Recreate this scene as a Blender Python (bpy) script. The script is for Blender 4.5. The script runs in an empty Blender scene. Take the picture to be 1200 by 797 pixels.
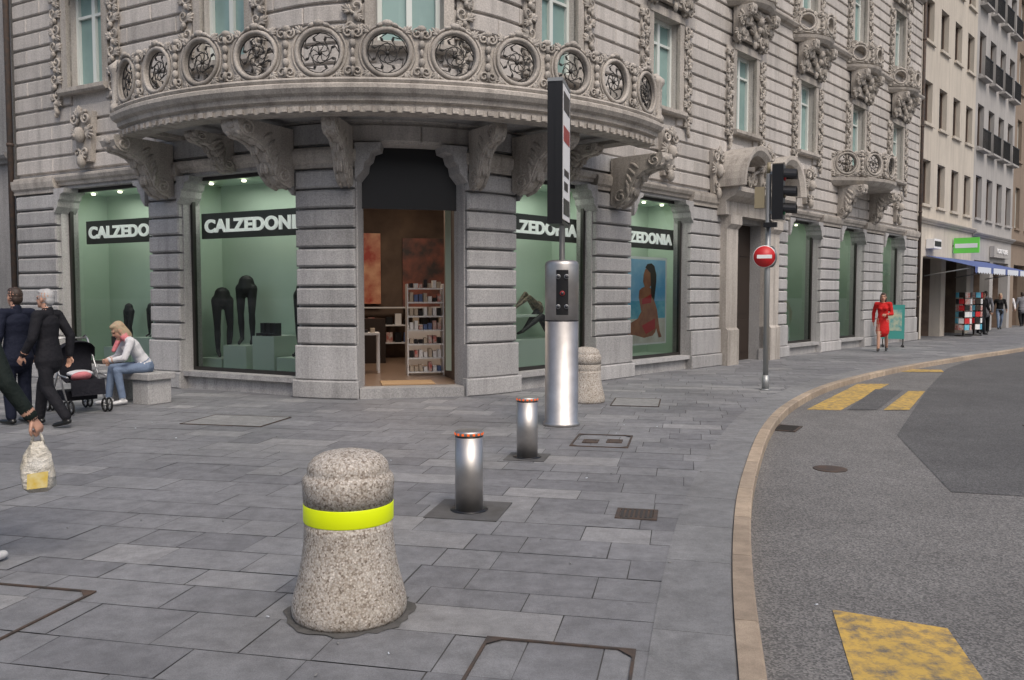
import bpy, bmesh, math, random, bisect
from mathutils import Vector, Matrix, kdtree
random.seed(3)
scene=bpy.context.scene
rad=math.radians
# ------------------------------------------------------------------ materials
def nodes(name):
    m=bpy.data.materials.new(name); m.use_nodes=True
    nt=m.node_tree; return m,nt,nt.nodes['Principled BSDF']
def N(nt,t,**kw):
    n=nt.nodes.new(t)
    for k,v in kw.items(): setattr(n,k,v)
    return n
def noise_n(nt,scale,vec=None,detail=4,rough=.55):
    n=N(nt,'ShaderNodeTexNoise'); n.inputs['Scale'].default_value=scale; n.inputs['Detail'].default_value=detail
    n.inputs['Roughness'].default_value=rough
    if vec: nt.links.new(vec,n.inputs['Vector'])
    return n
def ramp(nt,fac,a,b,ca=(0,0,0,1),cb=(1,1,1,1)):
    r=N(nt,'ShaderNodeValToRGB'); r.color_ramp.elements[0].position=a; r.color_ramp.elements[1].position=b
    r.color_ramp.elements[0].color=ca; r.color_ramp.elements[1].color=cb
    nt.links.new(fac,r.inputs[0]); return r
def mix(nt,fac,a,b,mode='MIX'):
    m=N(nt,'ShaderNodeMix',data_type='RGBA',blend_type=mode)
    if hasattr(fac,'links') or hasattr(fac,'is_linked'): nt.links.new(fac,m.inputs[0])
    else: m.inputs[0].default_value=fac
    for s,i in((a,6),(b,7)):
        if isinstance(s,tuple): m.inputs[i].default_value=(s+(1,))[:4]
        else: nt.links.new(s,m.inputs[i])
    return m.outputs[2]
def bump(nt,b,h,st=.3,dist=.01):
    n=N(nt,'ShaderNodeBump'); n.inputs['Strength'].default_value=st; n.inputs['Distance'].default_value=dist
    nt.links.new(h,n.inputs['Height']); nt.links.new(n.outputs[0],b.inputs['Normal'])
def mk(name,c,rough=.6,metal=0,c2=None,ns=6,bs=0,bst=.3,bd=.004,emit=None,est=0,spec=None):
    m,nt,b=nodes(name)
    b.inputs['Base Color'].default_value=c+(1,); b.inputs['Roughness'].default_value=rough; b.inputs['Metallic'].default_value=metal
    if spec is not None: b.inputs['Specular IOR Level'].default_value=spec
    tc=N(nt,'ShaderNodeTexCoord')
    if c2:
        n=noise_n(nt,ns,tc.outputs['Object']); r=ramp(nt,n.outputs[0],.35,.68)
        nt.links.new(mix(nt,r.outputs[0],c,c2),b.inputs['Base Color'])
    if bs:
        n=noise_n(nt,bs,tc.outputs['Object']); bump(nt,b,n.outputs[0],bst,bd)
    if emit: b.inputs['Emission Color'].default_value=emit+(1,); b.inputs['Emission Strength'].default_value=est
    return m
def stone(name,c1,c2,dirt,grain=.25,isl=.12,streak=.5):
    m,nt,b=nodes(name); L=nt.links
    tc=N(nt,'ShaderNodeTexCoord'); o=tc.outputs['Object']
    big=ramp(nt,noise_n(nt,.7,o,5).outputs[0],.35,.7)
    col=mix(nt,big.outputs[0],c1,c2)
    mp=N(nt,'ShaderNodeMapping'); mp.inputs['Scale'].default_value=(5,5,.45); L.new(o,mp.inputs[0])
    st=ramp(nt,noise_n(nt,1.0,mp.outputs[0],6,.65).outputs[0],.46,.75)
    mu=N(nt,'ShaderNodeMath',operation='MULTIPLY'); L.new(st.outputs[0],mu.inputs[0]); mu.inputs[1].default_value=streak
    col=mix(nt,mu.outputs[0],col,dirt)
    geo=N(nt,'ShaderNodeNewGeometry')
    mr=N(nt,'ShaderNodeMapRange'); mr.inputs[3].default_value=1-isl; mr.inputs[4].default_value=1+isl
    L.new(geo.outputs['Random Per Island'],mr.inputs[0])
    fine=noise_n(nt,45,o,5,.7)
    mr2=N(nt,'ShaderNodeMapRange'); mr2.inputs[1].default_value=.3; mr2.inputs[2].default_value=.7
    mr2.inputs[3].default_value=1-grain; mr2.inputs[4].default_value=1+grain; L.new(fine.outputs[0],mr2.inputs[0])
    mm=N(nt,'ShaderNodeMath',operation='MULTIPLY'); L.new(mr.outputs[0],mm.inputs[0]); L.new(mr2.outputs[0],mm.inputs[1])
    cc=N(nt,'ShaderNodeCombineColor')
    for i in range(3): L.new(mm.outputs[0],cc.inputs[i])
    L.new(mix(nt,1.0,col,cc.outputs[0],'MULTIPLY'),b.inputs['Base Color'])
    b.inputs['Roughness'].default_value=.85; b.inputs['Specular IOR Level'].default_value=.25
    bump(nt,b,fine.outputs[0],.4,.009)
    return m
def paving(name,base,isl=.2,rough=.62):
    m,nt,b=nodes(name); L=nt.links
    tc=N(nt,'ShaderNodeTexCoord'); o=tc.outputs['Object']
    stain=ramp(nt,noise_n(nt,.55,o,6,.6).outputs[0],.3,.72)
    d=tuple(x*.76 for x in base); l=tuple(x*1.12 for x in base)
    col=mix(nt,stain.outputs[0],d,l)
    sp=ramp(nt,noise_n(nt,7,o,8,.75).outputs[0],.3,.7,(.68,.68,.68,1),(1.22,1.22,1.22,1))
    col=mix(nt,1.0,col,sp.outputs[0],'MULTIPLY')
    gr=noise_n(nt,160,o,3,.7); sp2=ramp(nt,gr.outputs[0],.3,.7,(.74,.74,.75,1),(1.22,1.22,1.22,1))
    col=mix(nt,1.0,col,sp2.outputs[0],'MULTIPLY')
    vo=N(nt,'ShaderNodeTexVoronoi'); vo.inputs['Scale'].default_value=2.2; L.new(o,vo.inputs['Vector'])
    gm=ramp(nt,vo.outputs['Distance'],.03,.045,(1,1,1,1),(0,0,0,1)); mu=N(nt,'ShaderNodeMath',operation='MULTIPLY'); mu.inputs[1].default_value=.45; L.new(gm.outputs[0],mu.inputs[0])
    col=mix(nt,mu.outputs[0],col,tuple(x*.45 for x in base))
    geo=N(nt,'ShaderNodeNewGeometry')
    rr=ramp(nt,geo.outputs['Random Per Island'],0,1,(1-isl,1-isl,1-isl*.9,1),(1+isl*1.8,1+isl*1.7,1+isl*1.5,1))
    e=rr.color_ramp.elements.new(.85); e.color=(1.06,1.06,1.06,1)
    col=mix(nt,1.0,col,rr.outputs[0],'MULTIPLY')
    L.new(col,b.inputs['Base Color'])
    mr=N(nt,'ShaderNodeMapRange'); mr.inputs[3].default_value=rough-.12; mr.inputs[4].default_value=rough+.15
    L.new(stain.outputs[0],mr.inputs[0]); L.new(mr.outputs[0],b.inputs['Roughness'])
    bump(nt,b,gr.outputs[0],.3,.004)
    return m
def asphalt(name,c):
    m,nt,b=nodes(name); L=nt.links
    tc=N(nt,'ShaderNodeTexCoord'); o=tc.outputs['Object']
    st=ramp(nt,noise_n(nt,.4,o,6,.65).outputs[0],.3,.7)
    col=mix(nt,st.outputs[0],tuple(x*.8 for x in c),tuple(x*1.12 for x in c))
    s3=ramp(nt,noise_n(nt,2.5,o,6,.7).outputs[0],.3,.7,(.85,.85,.85,1),(1.1,1.1,1.1,1)); col=mix(nt,1.0,col,s3.outputs[0],'MULTIPLY')
    vo=N(nt,'ShaderNodeTexVoronoi'); vo.inputs['Scale'].default_value=95; L.new(o,vo.inputs['Vector'])
    bw=N(nt,'ShaderNodeRGBToBW'); L.new(vo.outputs['Color'],bw.inputs[0])
    sp=ramp(nt,bw.outputs[0],.25,.8,(.6,.6,.6,1),(1.45,1.43,1.4,1))
    L.new(mix(nt,1.0,col,sp.outputs[0],'MULTIPLY'),b.inputs['Base Color'])
    b.inputs['Roughness'].default_value=.85
    bump(nt,b,vo.outputs['Distance'],.4,.006)
    return m
def aggregate(name):
    m,nt,b=nodes(name); L=nt.links
    tc=N(nt,'ShaderNodeTexCoord'); o=tc.outputs['Object']
    vo=N(nt,'ShaderNodeTexVoronoi'); vo.inputs['Scale'].default_value=110; L.new(o,vo.inputs['Vector'])
    bw=N(nt,'ShaderNodeRGBToBW'); L.new(vo.outputs['Color'],bw.inputs[0])
    r=ramp(nt,bw.outputs[0],.08,.9,(.20,.16,.13,1),(.78,.74,.69,1))
    for p,c in((.3,(.44,.39,.34,1)),(.5,(.64,.60,.55,1)),(.7,(.5,.47,.44,1))):
        e=r.color_ramp.elements.new(p); e.color=c
    ed=ramp(nt,vo.outputs['Distance'],.1,.75,(1.05,1.05,1.05,1),(.68,.66,.63,1))
    col=mix(nt,1.0,r.outputs[0],ed.outputs[0],'MULTIPLY')
    st=ramp(nt,noise_n(nt,4,o,5).outputs[0],.35,.75,(1,1,1,1),(.72,.70,.66,1))
    L.new(mix(nt,1.0,col,st.outputs[0],'MULTIPLY'),b.inputs['Base Color'])
    b.inputs['Roughness'].default_value=.8
    bump(nt,b,vo.outputs['Distance'],-.6,.007)
    return m
def glassmat(name,tint=(.9,.95,.92),refl=1.0):
    m=bpy.data.materials.new(name); m.use_nodes=True; nt=m.node_tree; nt.nodes.clear()
    o=N(nt,'ShaderNodeOutputMaterial'); t=N(nt,'ShaderNodeBsdfTransparent'); t.inputs[0].default_value=tint+(1,)
    g=N(nt,'ShaderNodeBsdfGlossy'); g.inputs['Roughness'].default_value=.02
    f=N(nt,'ShaderNodeFresnel'); f.inputs[0].default_value=1.5
    mu=N(nt,'ShaderNodeMath',operation='MULTIPLY'); mu.inputs[1].default_value=refl
    nt.links.new(f.outputs[0],mu.inputs[0])
    x=N(nt,'ShaderNodeMixShader'); nt.links.new(mu.outputs[0],x.inputs[0]); nt.links.new(t.outputs[0],x.inputs[1]); nt.links.new(g.outputs[0],x.inputs[2])
    nt.links.new(x.outputs[0],o.inputs[0]); return m
def steel(name):
    m,nt,b=nodes(name); L=nt.links
    b.inputs['Metallic'].default_value=1
    tc=N(nt,'ShaderNodeTexCoord'); mp=N(nt,'ShaderNodeMapping'); mp.inputs['Scale'].default_value=(60,60,1.2); L.new(tc.outputs['Object'],mp.inputs[0])
    n=noise_n(nt,3,mp.outputs[0],4)
    mr=N(nt,'ShaderNodeMapRange'); mr.inputs[3].default_value=.36; mr.inputs[4].default_value=.58; L.new(n.outputs[0],mr.inputs[0]); L.new(mr.outputs[0],b.inputs['Roughness'])
    g=noise_n(nt,5,tc.outputs['Object'],5); r=ramp(nt,g.outputs[0],.35,.7,(.46,.44,.42,1),(.60,.58,.56,1)); L.new(r.outputs[0],b.inputs['Base Color'])
    return m
M_wall=stone('facade_stone',(.52,.488,.458),(.43,.405,.38),(.24,.225,.21),streak=.6)
M_pier=stone('pier_stone',(.42,.412,.408),(.34,.335,.332),(.19,.187,.183),.3,.13,.6)
M_carve=stone('carved_stone',(.46,.425,.385),(.35,.322,.288),(.15,.135,.12),.3,.14,.7)
M_dark=mk('joint_dark',(.045,.042,.04),.9)
M_pave=paving('paving_slabs',(.222,.225,.232),.19)
M_joint=mk('paving_joint',(.06,.06,.062),.9,c2=(.10,.098,.095),ns=3)
M_border=paving('border_slabs',(.24,.243,.245),.1)
M_kerb=paving('kerb_granite',(.40,.32,.24),.12)
M_road=asphalt('road_asphalt',(.165,.162,.16))
M_patch=asphalt('patch_asphalt',(.10,.10,.102))
M_plate=mk('bollard_plate',(.10,.10,.102),.6,c2=(.07,.068,.066),ns=7,bs=60)
M_agg=aggregate('exposed_aggregate')
M_band=mk('reflective_yellow',(.70,.82,.0),.4,emit=(.75,.95,0),est=.1)
M_steel=steel('brushed_steel')
M_black=mk('black_plastic',(.012,.012,.013),.35)
M_iron=mk('wrought_iron',(.02,.018,.016),.5)
M_rust=mk('rusty_iron',(.09,.06,.045),.8,c2=(.05,.045,.042),ns=12,bs=60)
M_glass=glassmat('shop_glass',(.84,.90,.87),1.0)
M_mint=mk('mint_wall',(.54,.66,.55),.8,c2=(.49,.61,.51),ns=.8)
M_pane=mk('window_pane',(.26,.38,.36),.08,c2=(.18,.28,.27),ns=1.2)
M_frame=mk('white_frame',(.62,.66,.63),.5)
M_white=mk('white_paint',(.8,.8,.8),.5)
M_red=mk('red_paint',(.55,.02,.025),.45)
M_orange=mk('orange_lens',(.7,.12,.02),.3,emit=(1,.15,.02),est=.5)
M_wood=mk('dark_wood',(.03,.02,.015),.4)
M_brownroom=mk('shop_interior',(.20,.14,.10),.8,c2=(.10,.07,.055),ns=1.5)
M_shopfloor=mk('shop_floor',(.25,.17,.12),.3)
M_letters=mk('letter_white',(.85,.85,.83),.5,emit=(1,1,.97),est=.3)
M_spot=mk('spot_lens',(.9,.9,.8),.3,emit=(1,.9,.7),est=4)
M_pole=mk('galvanised_pole',(.33,.34,.34),.45,.6)
# worn road paint
def wornpaint():
    m,nt,b=nodes('yellow_paint'); L=nt.links; o=N(nt,'ShaderNodeTexCoord').outputs['Object']
    r=ramp(nt,noise_n(nt,13,o,8,.75).outputs[0],.36,.56,(.16,.14,.11,1),(.58,.38,.09,1))
    r2=ramp(nt,noise_n(nt,1.8,o,5).outputs[0],.3,.7,(.82,.84,.9,1),(1.05,1.03,1,1))
    L.new(mix(nt,1.0,r.outputs[0],r2.outputs[0],'MULTIPLY'),b.inputs['Base Color']); b.inputs['Roughness'].default_value=.75
    bump(nt,b,noise_n(nt,90,o).outputs[0],.4,.005); return m
M_yel=wornpaint()
# ------------------------------------------------------------------ mesh builder
class MB:
    def __init__(s): s.v=[];s.f=[];s.m=[];s.sm=[];s.mats=[]
    def add(s,vs,fs,mat,smooth=False):
        if mat not in s.mats: s.mats.append(mat)
        k=s.mats.index(mat); o=len(s.v)
        s.v.extend(tuple(p) for p in vs)
        for f in fs: s.f.append(tuple(i+o for i in f)); s.m.append(k); s.sm.append(smooth)
    def obj(s,name,parent=None,recalc=True,bevel=0):
        me=bpy.data.meshes.new(name); me.from_pydata(s.v,[],s.f)
        for m in s.mats: me.materials.append(m)
        me.polygons.foreach_set('material_index',s.m); me.polygons.foreach_set('use_smooth',s.sm); me.update()
        if recalc:
            bm=bmesh.new(); bm.from_mesh(me); bmesh.ops.recalc_face_normals(bm,faces=bm.faces); bm.to_mesh(me); bm.free()
        ob=bpy.data.objects.new(name,me); scene.collection.objects.link(ob)
        if parent: ob.parent=parent
        if bevel:
            b=ob.modifiers.new('b','BEVEL'); b.width=bevel; b.segments=2; b.limit_method='ANGLE'; b.angle_limit=rad(50)
        return ob
def empty(name,loc=(0,0,0)):
    e=bpy.data.objects.new(name,None); e.location=loc; scene.collection.objects.link(e); e.empty_display_size=.2; return e
def inst(ob,M,parent,name=None):
    o=bpy.data.objects.new(name or ob.name,ob.data); scene.collection.objects.link(o); o.parent=parent; o.matrix_local=M; return o
ID=Matrix.Identity(4)
def box(mb,x0,x1,y0,y1,z0,z1,mat,M=ID,map=None):
    vs=[(x,y,z) for z in(z0,z1) for y in(y0,y1) for x in(x0,x1)]
    vs=[map(*v) for v in vs] if map else [M@Vector(v) for v in vs]
    mb.add(vs,[(0,2,3,1),(4,5,7,6),(0,1,5,4),(2,6,7,3),(0,4,6,2),(1,3,7,5)],mat)
def revolve(mb,prof,mat,M=ID,n=32,smooth=True):
    vs=[];fs=[]
    for r,z in prof:
        for i in range(n):
            a=2*math.pi*i/n; vs.append(M@Vector((r*math.cos(a),r*math.sin(a),z)))
    k=len(prof)
    for j in range(k-1):
        for i in range(n): fs.append((j*n+i,j*n+(i+1)%n,(j+1)*n+(i+1)%n,(j+1)*n+i))
    fs.append(tuple(range(n))[::-1]); fs.append(tuple((k-1)*n+i for i in range(n)))
    mb.add(vs,fs,mat,smooth)
def cyl(mb,p0,p1,r,mat,n=14,r1=None,smooth=True):
    tube(mb,[p0,p1],[r,r if r1 is None else r1],mat,n,smooth)
def tube(mb,pts,rs,mat,n=8,smooth=True,closed=False):
    pts=[Vector(p) for p in pts]; k=len(pts)
    if not hasattr(rs,'__len__'): rs=[rs]*k
    vs=[];fs=[];u=None
    for j,p in enumerate(pts):
        if closed: t=pts[(j+1)%k]-pts[j-1]
        else: t=pts[min(j+1,k-1)]-pts[max(j-1,0)]
        t.normalize()
        if u is None:
            u=t.orthogonal().normalized()
        u=(u-t*u.dot(t)).normalized(); w=t.cross(u)
        for i in range(n):
            a=2*math.pi*i/n; vs.append(p+(u*math.cos(a)+w*math.sin(a))*rs[j])
    for j in range(k if closed else k-1):
        j2=(j+1)%k
        for i in range(n): fs.append((j*n+i,j*n+(i+1)%n,j2*n+(i+1)%n,j2*n+i))
    if not closed: fs.append(tuple(range(n))[::-1]); fs.append(tuple((k-1)*n+i for i in range(n)))
    mb.add(vs,fs,mat,smooth)
def lump(mb,c,r,mat,rot=None,map=None,nu=8,nv=5,M=ID):
    c=Vector(c); vs=[];fs=[]
    def tr(p):
        p=Vector(p)
        if rot is not None: p=rot@p
        p=p+c
        return map(*p) if map else M@p
    vs.append(tr((0,0,r[2])))
    for j in range(1,nv):
        ph=math.pi*j/nv
        for i in range(nu):
            a=2*math.pi*i/nu; vs.append(tr((r[0]*math.sin(ph)*math.cos(a),r[1]*math.sin(ph)*math.sin(a),r[2]*math.cos(ph))))
    vs.append(tr((0,0,-r[2]))); L=len(vs)-1
    for i in range(nu): fs.append((0,1+i,1+(i+1)%nu)); fs.append((L,1+(nv-2)*nu+(i+1)%nu,1+(nv-2)*nu+i))
    for j in range(nv-2):
        for i in range(nu): fs.append((1+j*nu+i,1+(j+1)*nu+i,1+(j+1)*nu+(i+1)%nu,1+j*nu+(i+1)%nu))
    mb.add(vs,fs,mat,True)
def prism(mb,poly,d0,d1,mat,map):
    k=len(poly); vs=[map(a,d0,b) for a,b in poly]+[map(a,d1,b) for a,b in poly]
    fs=[tuple(range(k)),tuple(range(2*k-1,k-1,-1))]+[(i,(i+1)%k,k+(i+1)%k,k+i) for i in range(k)]
    mb.add(vs,fs,mat)
# ------------------------------------------------------------------ facade path
I0=Vector((-1.54,12.09)); TL=Vector((.88,-.475)).normalized(); TR=Vector((.671,.742)).normalized()
hl=math.atan2(TL.y,TL.x); hr=math.atan2(TR.y,TR.x); TH=hr-hl; RA=2.8; TN=RA*math.tan(TH/2); HA=RA*TH/2
L0=I0-TL*TN; R0=I0+TR*TN; NL=Vector((TL.y,-TL.x)); NR=Vector((TR.y,-TR.x)); CA=L0-NL*RA
def PTN(s):
    if s<-HA: return L0+TL*(s+HA),TL,NL
    if s>HA: return R0+TR*(s-HA),TR,NR
    h=hl+(s+HA)/RA; t=Vector((math.cos(h),math.sin(h))); n=Vector((t.y,-t.x)); return CA+n*RA,t,n
def W(s,n,z):
    p,t,nn=PTN(s); q=p+nn*n; return Vector((q.x,q.y,z))
def WLf(s,n,z): q=L0+TL*(s+HA)+NL*n; return Vector((q.x,q.y,z))
def WRt(s,n,z): q=R0+TR*(s-HA)+NR*n; return Vector((q.x,q.y,z))
def FM(s,n,z):
    p,t,nn=PTN(s); q=p+nn*n
    return Matrix(((t.x,nn.x,0,q.x),(t.y,nn.y,0,q.y),(0,0,1,z),(0,0,0,1)))
def sl(s0,s1,step=.22):
    out=[s0]
    a=max(s0,-HA); b=min(s1,HA)
    if b>a:
        k=max(1,int((b-a)/step)); out+= [a+(b-a)*i/k for i in range(k+1)]
    out.append(s1)
    r=[out[0]]
    for x in out[1:]:
        if x-r[-1]>1e-4: r.append(x)
    return r
def sweep(mb,prof,ss,mat,map=W,endclamp=None,smooth=False):
    k=len(prof); vs=[];fs=[]
    for j,s in enumerate(ss):
        for n,z in prof:
            if endclamp is not None and (j==0 or j==len(ss)-1): n=min(n,endclamp)
            vs.append(map(s,n,z))
    for j in range(len(ss)-1):
        for i in range(k): fs.append((j*k+i,j*k+(i+1)%k,(j+1)*k+(i+1)%k,(j+1)*k+i))
    fs.append(tuple(range(k))); fs.append(tuple((len(ss)-1)*k+i for i in range(k))[::-1])
    mb.add(vs,fs,mat,smooth)
def block(mb,s0,s1,z0,z1,n0,n1,mat,c=.015,map=W):
    if s1-s0<.05: return
    prof=[(n0,z0),(n1-c,z0),(n1,z0+c),(n1,z1-c),(n1-c,z1),(n0,z1)]
    mid=sl(s0+c,s1-c) if map is W else [s0+c,s1-c]
    sweep(mb,prof,[s0]+mid+[s1],mat,map,endclamp=n1-c)
SHOP=[(-7.65,-5.1),(-4.3,-1.72),(2.0,4.15),(5.35,7.6),(12.5,14.65),(16.05,18.05),(19.75,21.85)]
DL,DR=-.7,.97
DOOR=(DL,DR,0,3.9); PORT=(9.45,11.1,0,3.3)
UPC=[-6.7,-3.2,.12,3.1,6.55,10.05,13.6,17.3,20.9]
S0,S1=-8.93,23.3
ops=[(a,b,.3,3.6) for a,b in SHOP]+[DOOR,PORT]
ROWS=[(5.4,7.2),(9.0,10.8),(12.3,13.8)]
for c in UPC:
    for z0,z1 in ROWS: ops.append((c-.5,c+.5,z0,z1))
HT=15.6
bld=empty('corner_stone_building')
wall=MB()
def solid(za,zb,s0=S0,s1=S1,pad=0):
    iv=[(a-pad,b+pad) for a,b,c,d in ops if c<zb-.01 and d>za+.01]; iv.sort(); out=[];x=s0
    for a,b in iv:
        if a>x: out.append((x,a))
        x=max(x,b)
    if x<s1: out.append((x,s1))
    return out
zb=sorted(set([0,HT]+[round(z,3) for o in ops for z in o[2:]]))
for z0,z1 in zip(zb,zb[1:]):
    for a,b in solid(z0,z1): sweep(wall,[(-.35,z0),(0,z0),(0,z1),(-.35,z1)],sl(a,b),M_pier if z1<=3.9 else M_wall)
wall.obj('wall',bld)
rus=MB(); rq=random.Random(8)
for a,b in solid(.4,.5):
    block(rus,a-.03,b+.03,0,.28,0,.17,M_pier,.02)
    block(rus,a-.0,b+.0,.285,.82,0,.13,M_pier,.02)
    z=.84
    while z<3.3:
        w=b-a
        if w>1.6:
            k=max(1,round(w/.95)); off=(int(z/.3)%2)*.5
            xs=[a]+[a+w*(i+off)/k for i in range(0,k+1) if 0.1<(i+off)/k<.95]+[b]
            for p,q in zip(xs,xs[1:]): block(rus,p+.004,q-.004,z,z+.268,0,.085+rq.uniform(-.003,.003),M_pier,.018)
        else: block(rus,a+.02,b-.02,z,z+.266,0,.10+rq.uniform(-.003,.003),M_pier,.026)
        z+=.3
    sweep(rus,[(0,z),(.11,z),(.11,z+.06),(.15,z+.1),(.17,z+.2),(.17,z+.26),(0,z+.26)],sl(a-.02,b+.02),M_carve)
z=3.93; row=0
while z<HT-.4:
    for a,b in solid(z,z+.3):
        w=b-a; k=max(1,round(w/1.15)); off=(row%2)*.5
        xs=[a]+[a+w*(i+off)/k for i in range(0,k+1) if 0.02<(i+off)/k<.98]+[b]
        for p,q in zip(xs,xs[1:]): block(rus,p+(.004 if p>a else 0),q-(.004 if q<b else 0),z,z+.257,0,.05+rq.uniform(-.003,.003),M_wall,.017)
    z+=.3; row+=1
def cornice(mb,z,a,b,k=1.0,mat=M_carve,map=W):
    ss=sl(a,b) if map is W else [a,b]
    sweep(mb,[(0,z),(.07*k,z),(.09*k,z+.05),(.16*k,z+.08),(.2*k,z+.14),(.2*k,z+.18),(0,z+.22)],ss,mat,map)
cornice(rus,3.66,-8.9,DL-.02,.7); cornice(rus,3.66,DR+.02,9.1,.7); cornice(rus,3.66,11.4,23.25,.7)
cornice(rus,8.35,S0,S1,1.0); cornice(rus,11.7,S0,S1,1.0); 
sweep(rus,[(0,HT),(.1,HT),(.5,HT+.3),(.6,HT+.6),(0,HT+.7)],sl(S0,S1),M_carve)
rus.add([W(S0,0,HT),W(-HA,0,HT),W(0,0,HT),W(HA,0,HT),W(S1,0,HT),W(S1,-12,HT),W(S0,-12,HT)],[(0,1,2,3,4,5,6)],M_dark)
rus.obj('rustication',bld)
# ---------------- carved pieces
def spiral(mb,cx,cz,r,turns,start,mat,y=.05,th=.03,dirn=1,map=None):
    pts=[];rs=[];n=int(14*turns)
    for i in range(n+1):
        t=i/n; a=start+dirn*turns*2*math.pi*t; rr=r*(1-.88*t)
        p=(cx+rr*math.cos(a),y+.02*t,cz+rr*math.sin(a)); pts.append(map(*p) if map else p); rs.append(th*(1-.45*t))
    tube(mb,pts,rs,mat,6)
def Ry(a): return Matrix.Rotation(a,3,'Y')
def leaf(mb,c,w,l,y,ang_,mat,map=None):
    for k in(-2,-1,0,1,2):
        a=ang_+k*.38; ll=l*(1-.17*abs(k)); p=(c[0]+math.sin(a)*ll*.5,y,c[2]+math.cos(a)*ll*.5)
        lump(mb,p,(w*.2,w*.28,ll*.52),mat,Ry(a),map,6,5)
def strip_mesh(seed,h=2.1,w=.32):
    rnd=random.Random(seed); mb=MB()
    box(mb,-w*.35,w*.35,0,.035,-h*.48,h*.5,M_carve)
    z=h*.5; d=1
    while z>-h*.5:
        spiral(mb,d*.04,z-.13,.12,1.3,math.pi/2*(1+d),M_carve,.06,.026,d)
        leaf(mb,(-d*.05,0,z-.2),.12,.17,.06,-d*1.0,M_carve); leaf(mb,(d*.04,0,z-.26),.1,.13,.06,d*2.2,M_carve)
        lump(mb,(rnd.uniform(-.05,.05),.08,z-.28),(.04,.045,.05),M_carve)
        z-=.3; d=-d
    for k in range(5): lump(mb,(rnd.uniform(-.04,.04),.07,-h*.5-.05*k),(.05-.006*k,.05,.05),M_carve)
    return mb.obj('carved_strip',bld)
def top_mesh(seed,w=1.6,h=.6):
    mb=MB()
    for d in(1,-1):
        spiral(mb,d*w*.3,0,.17,1.6,math.pi/2-d*.4,M_carve,.1,.035,-d)
        spiral(mb,d*w*.46,-.12,.11,1.4,math.pi/2,M_carve,.09,.028,d)
        pts=[(d*w*.06,.14,h*.4),(d*w*.2,.16,h*.42),(d*w*.36,.14,h*.25),(d*w*.48,.12,.0)]
        tube(mb,pts,[.04,.05,.04,.02],M_carve,7)
        for k in range(4): leaf(mb,(d*w*(.16+.1*k),0,-.02+.05*(k%2)),.12,.2,.09,d*(.6+k*.5),M_carve)
    for k in range(-4,5):
        a=k*.33; lump(mb,(.17*math.sin(a),.15,.05+.17*math.cos(a)),(.026,.045,.13),M_carve,Ry(a))
    lump(mb,(0,.17,.04),(.07,.07,.12),M_carve); lump(mb,(0,.15,-.18),(.05,.05,.1),M_carve)
    box(mb,-w*.45,w*.45,0,.09,-.1,.04,M_carve)
    return mb.obj('carved_crest',bld)
def key_mesh(seed):
    mb=MB()
    prism(mb,[(-.16,-.45),(.16,-.45),(.24,.4),(-.24,.4)],0,.09,M_carve,lambda a,d,b:(a,d,b))
    for d in(1,-1):
        spiral(mb,d*.15,.28,.12,1.5,math.pi/2,M_carve,.13,.03,d); spiral(mb,d*.1,-.3,.09,1.3,-math.pi/2,M_carve,.12,.025,-d)
        leaf(mb,(d*.1,0,.05),.12,.22,.11,d*1.9,M_carve); leaf(mb,(d*.1,0,.02),.12,.22,.11,d*1.0,M_carve)
    lump(mb,(0,.15,.0),(.09,.1,.14),M_carve); lump(mb,(0,.23,-.03),(.02,.04,.04),M_carve); leaf(mb,(0,0,.3),.14,.2,.15,0,M_carve)
    lump(mb,(0,.13,-.45),(.08,.07,.12),M_carve)
    return mb.obj('keystone_carving',bld)
def console_mesh(dep,h,w):
    mb=MB(); pr=[(0,0),(1,0),(1.02,-.1),(.98,-.2),(.9,-.27),(.78,-.28),(.64,-.33),(.5,-.45),(.42,-.62),(.34,-.82),(.22,-.95),(.08,-1),(0,-.95)]
    prism(mb,[(a*dep,b*h) for a,b in pr],-w/2,w/2,M_carve,lambda a,d,b:(d,a,b))
    for d in(1,-1):
        for cy,cz,r in((.86,-.14,.12),(.2,-.8,.12)):
            pts=[];rs=[]
            for i in range(22):
                t=i/21; a=1.2+t*9; rr=r*(1-.85*t); pts.append((d*(w/2+.008),cy*dep+rr*math.cos(a)*dep,cz*h+rr*math.sin(a)*dep)); rs.append(.014*dep*(1-.4*t)+.006)
            tube(mb,pts,rs,M_carve,6)
        # acanthus relief on the cheek
        for k in range(5):
            a=-.4-k*.35; lump(mb,(d*(w/2+.004),(.42+.09*math.cos(a*2))*dep,(-.2-.12*k)*h),(.018,.035,.1),M_carve,Matrix.Rotation(.9-k*.2,3,'X'))
    for i in range(8):
        a,b=pr[3+i]; a2,b2=pr[4+i]
        tube(mb,[(-w*.3,a*dep,b*h),(-w*.3,a2*dep,b2*h)],.035,M_carve,6); tube(mb,[(w*.3,a*dep,b*h),(w*.3,a2*dep,b2*h)],.035,M_carve,6)
    for i,(cy,cz) in enumerate(((.55,-.42),(.38,-.7))): 
        for k in(-1,0,1): lump(mb,(k*w*.14,cy*dep+.03,cz*h),(w*.09,.04,.1),M_carve)
    lump(mb,(0,dep*1.0,-.1*h),(w*.3,.03,.07),M_carve)
    return mb.obj('console',bld)
strips=[strip_mesh(i) for i in range(3)]; tops=[top_mesh(i+9) for i in range(2)]; keys=[key_mesh(5)]
con_big=console_mesh(1.0,.95,.3); con_sm=console_mesh(.62,.7,.2)
protos=strips+tops+keys+[con_big,con_sm]
def put(p,s,n,z,sc=(1,1,1),mir=False):
    M=FM(s,n,z)@Matrix.Diagonal((sc[0]*(-1 if mir else 1),sc[1],sc[2],1)); inst(p,M,bld)
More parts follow.
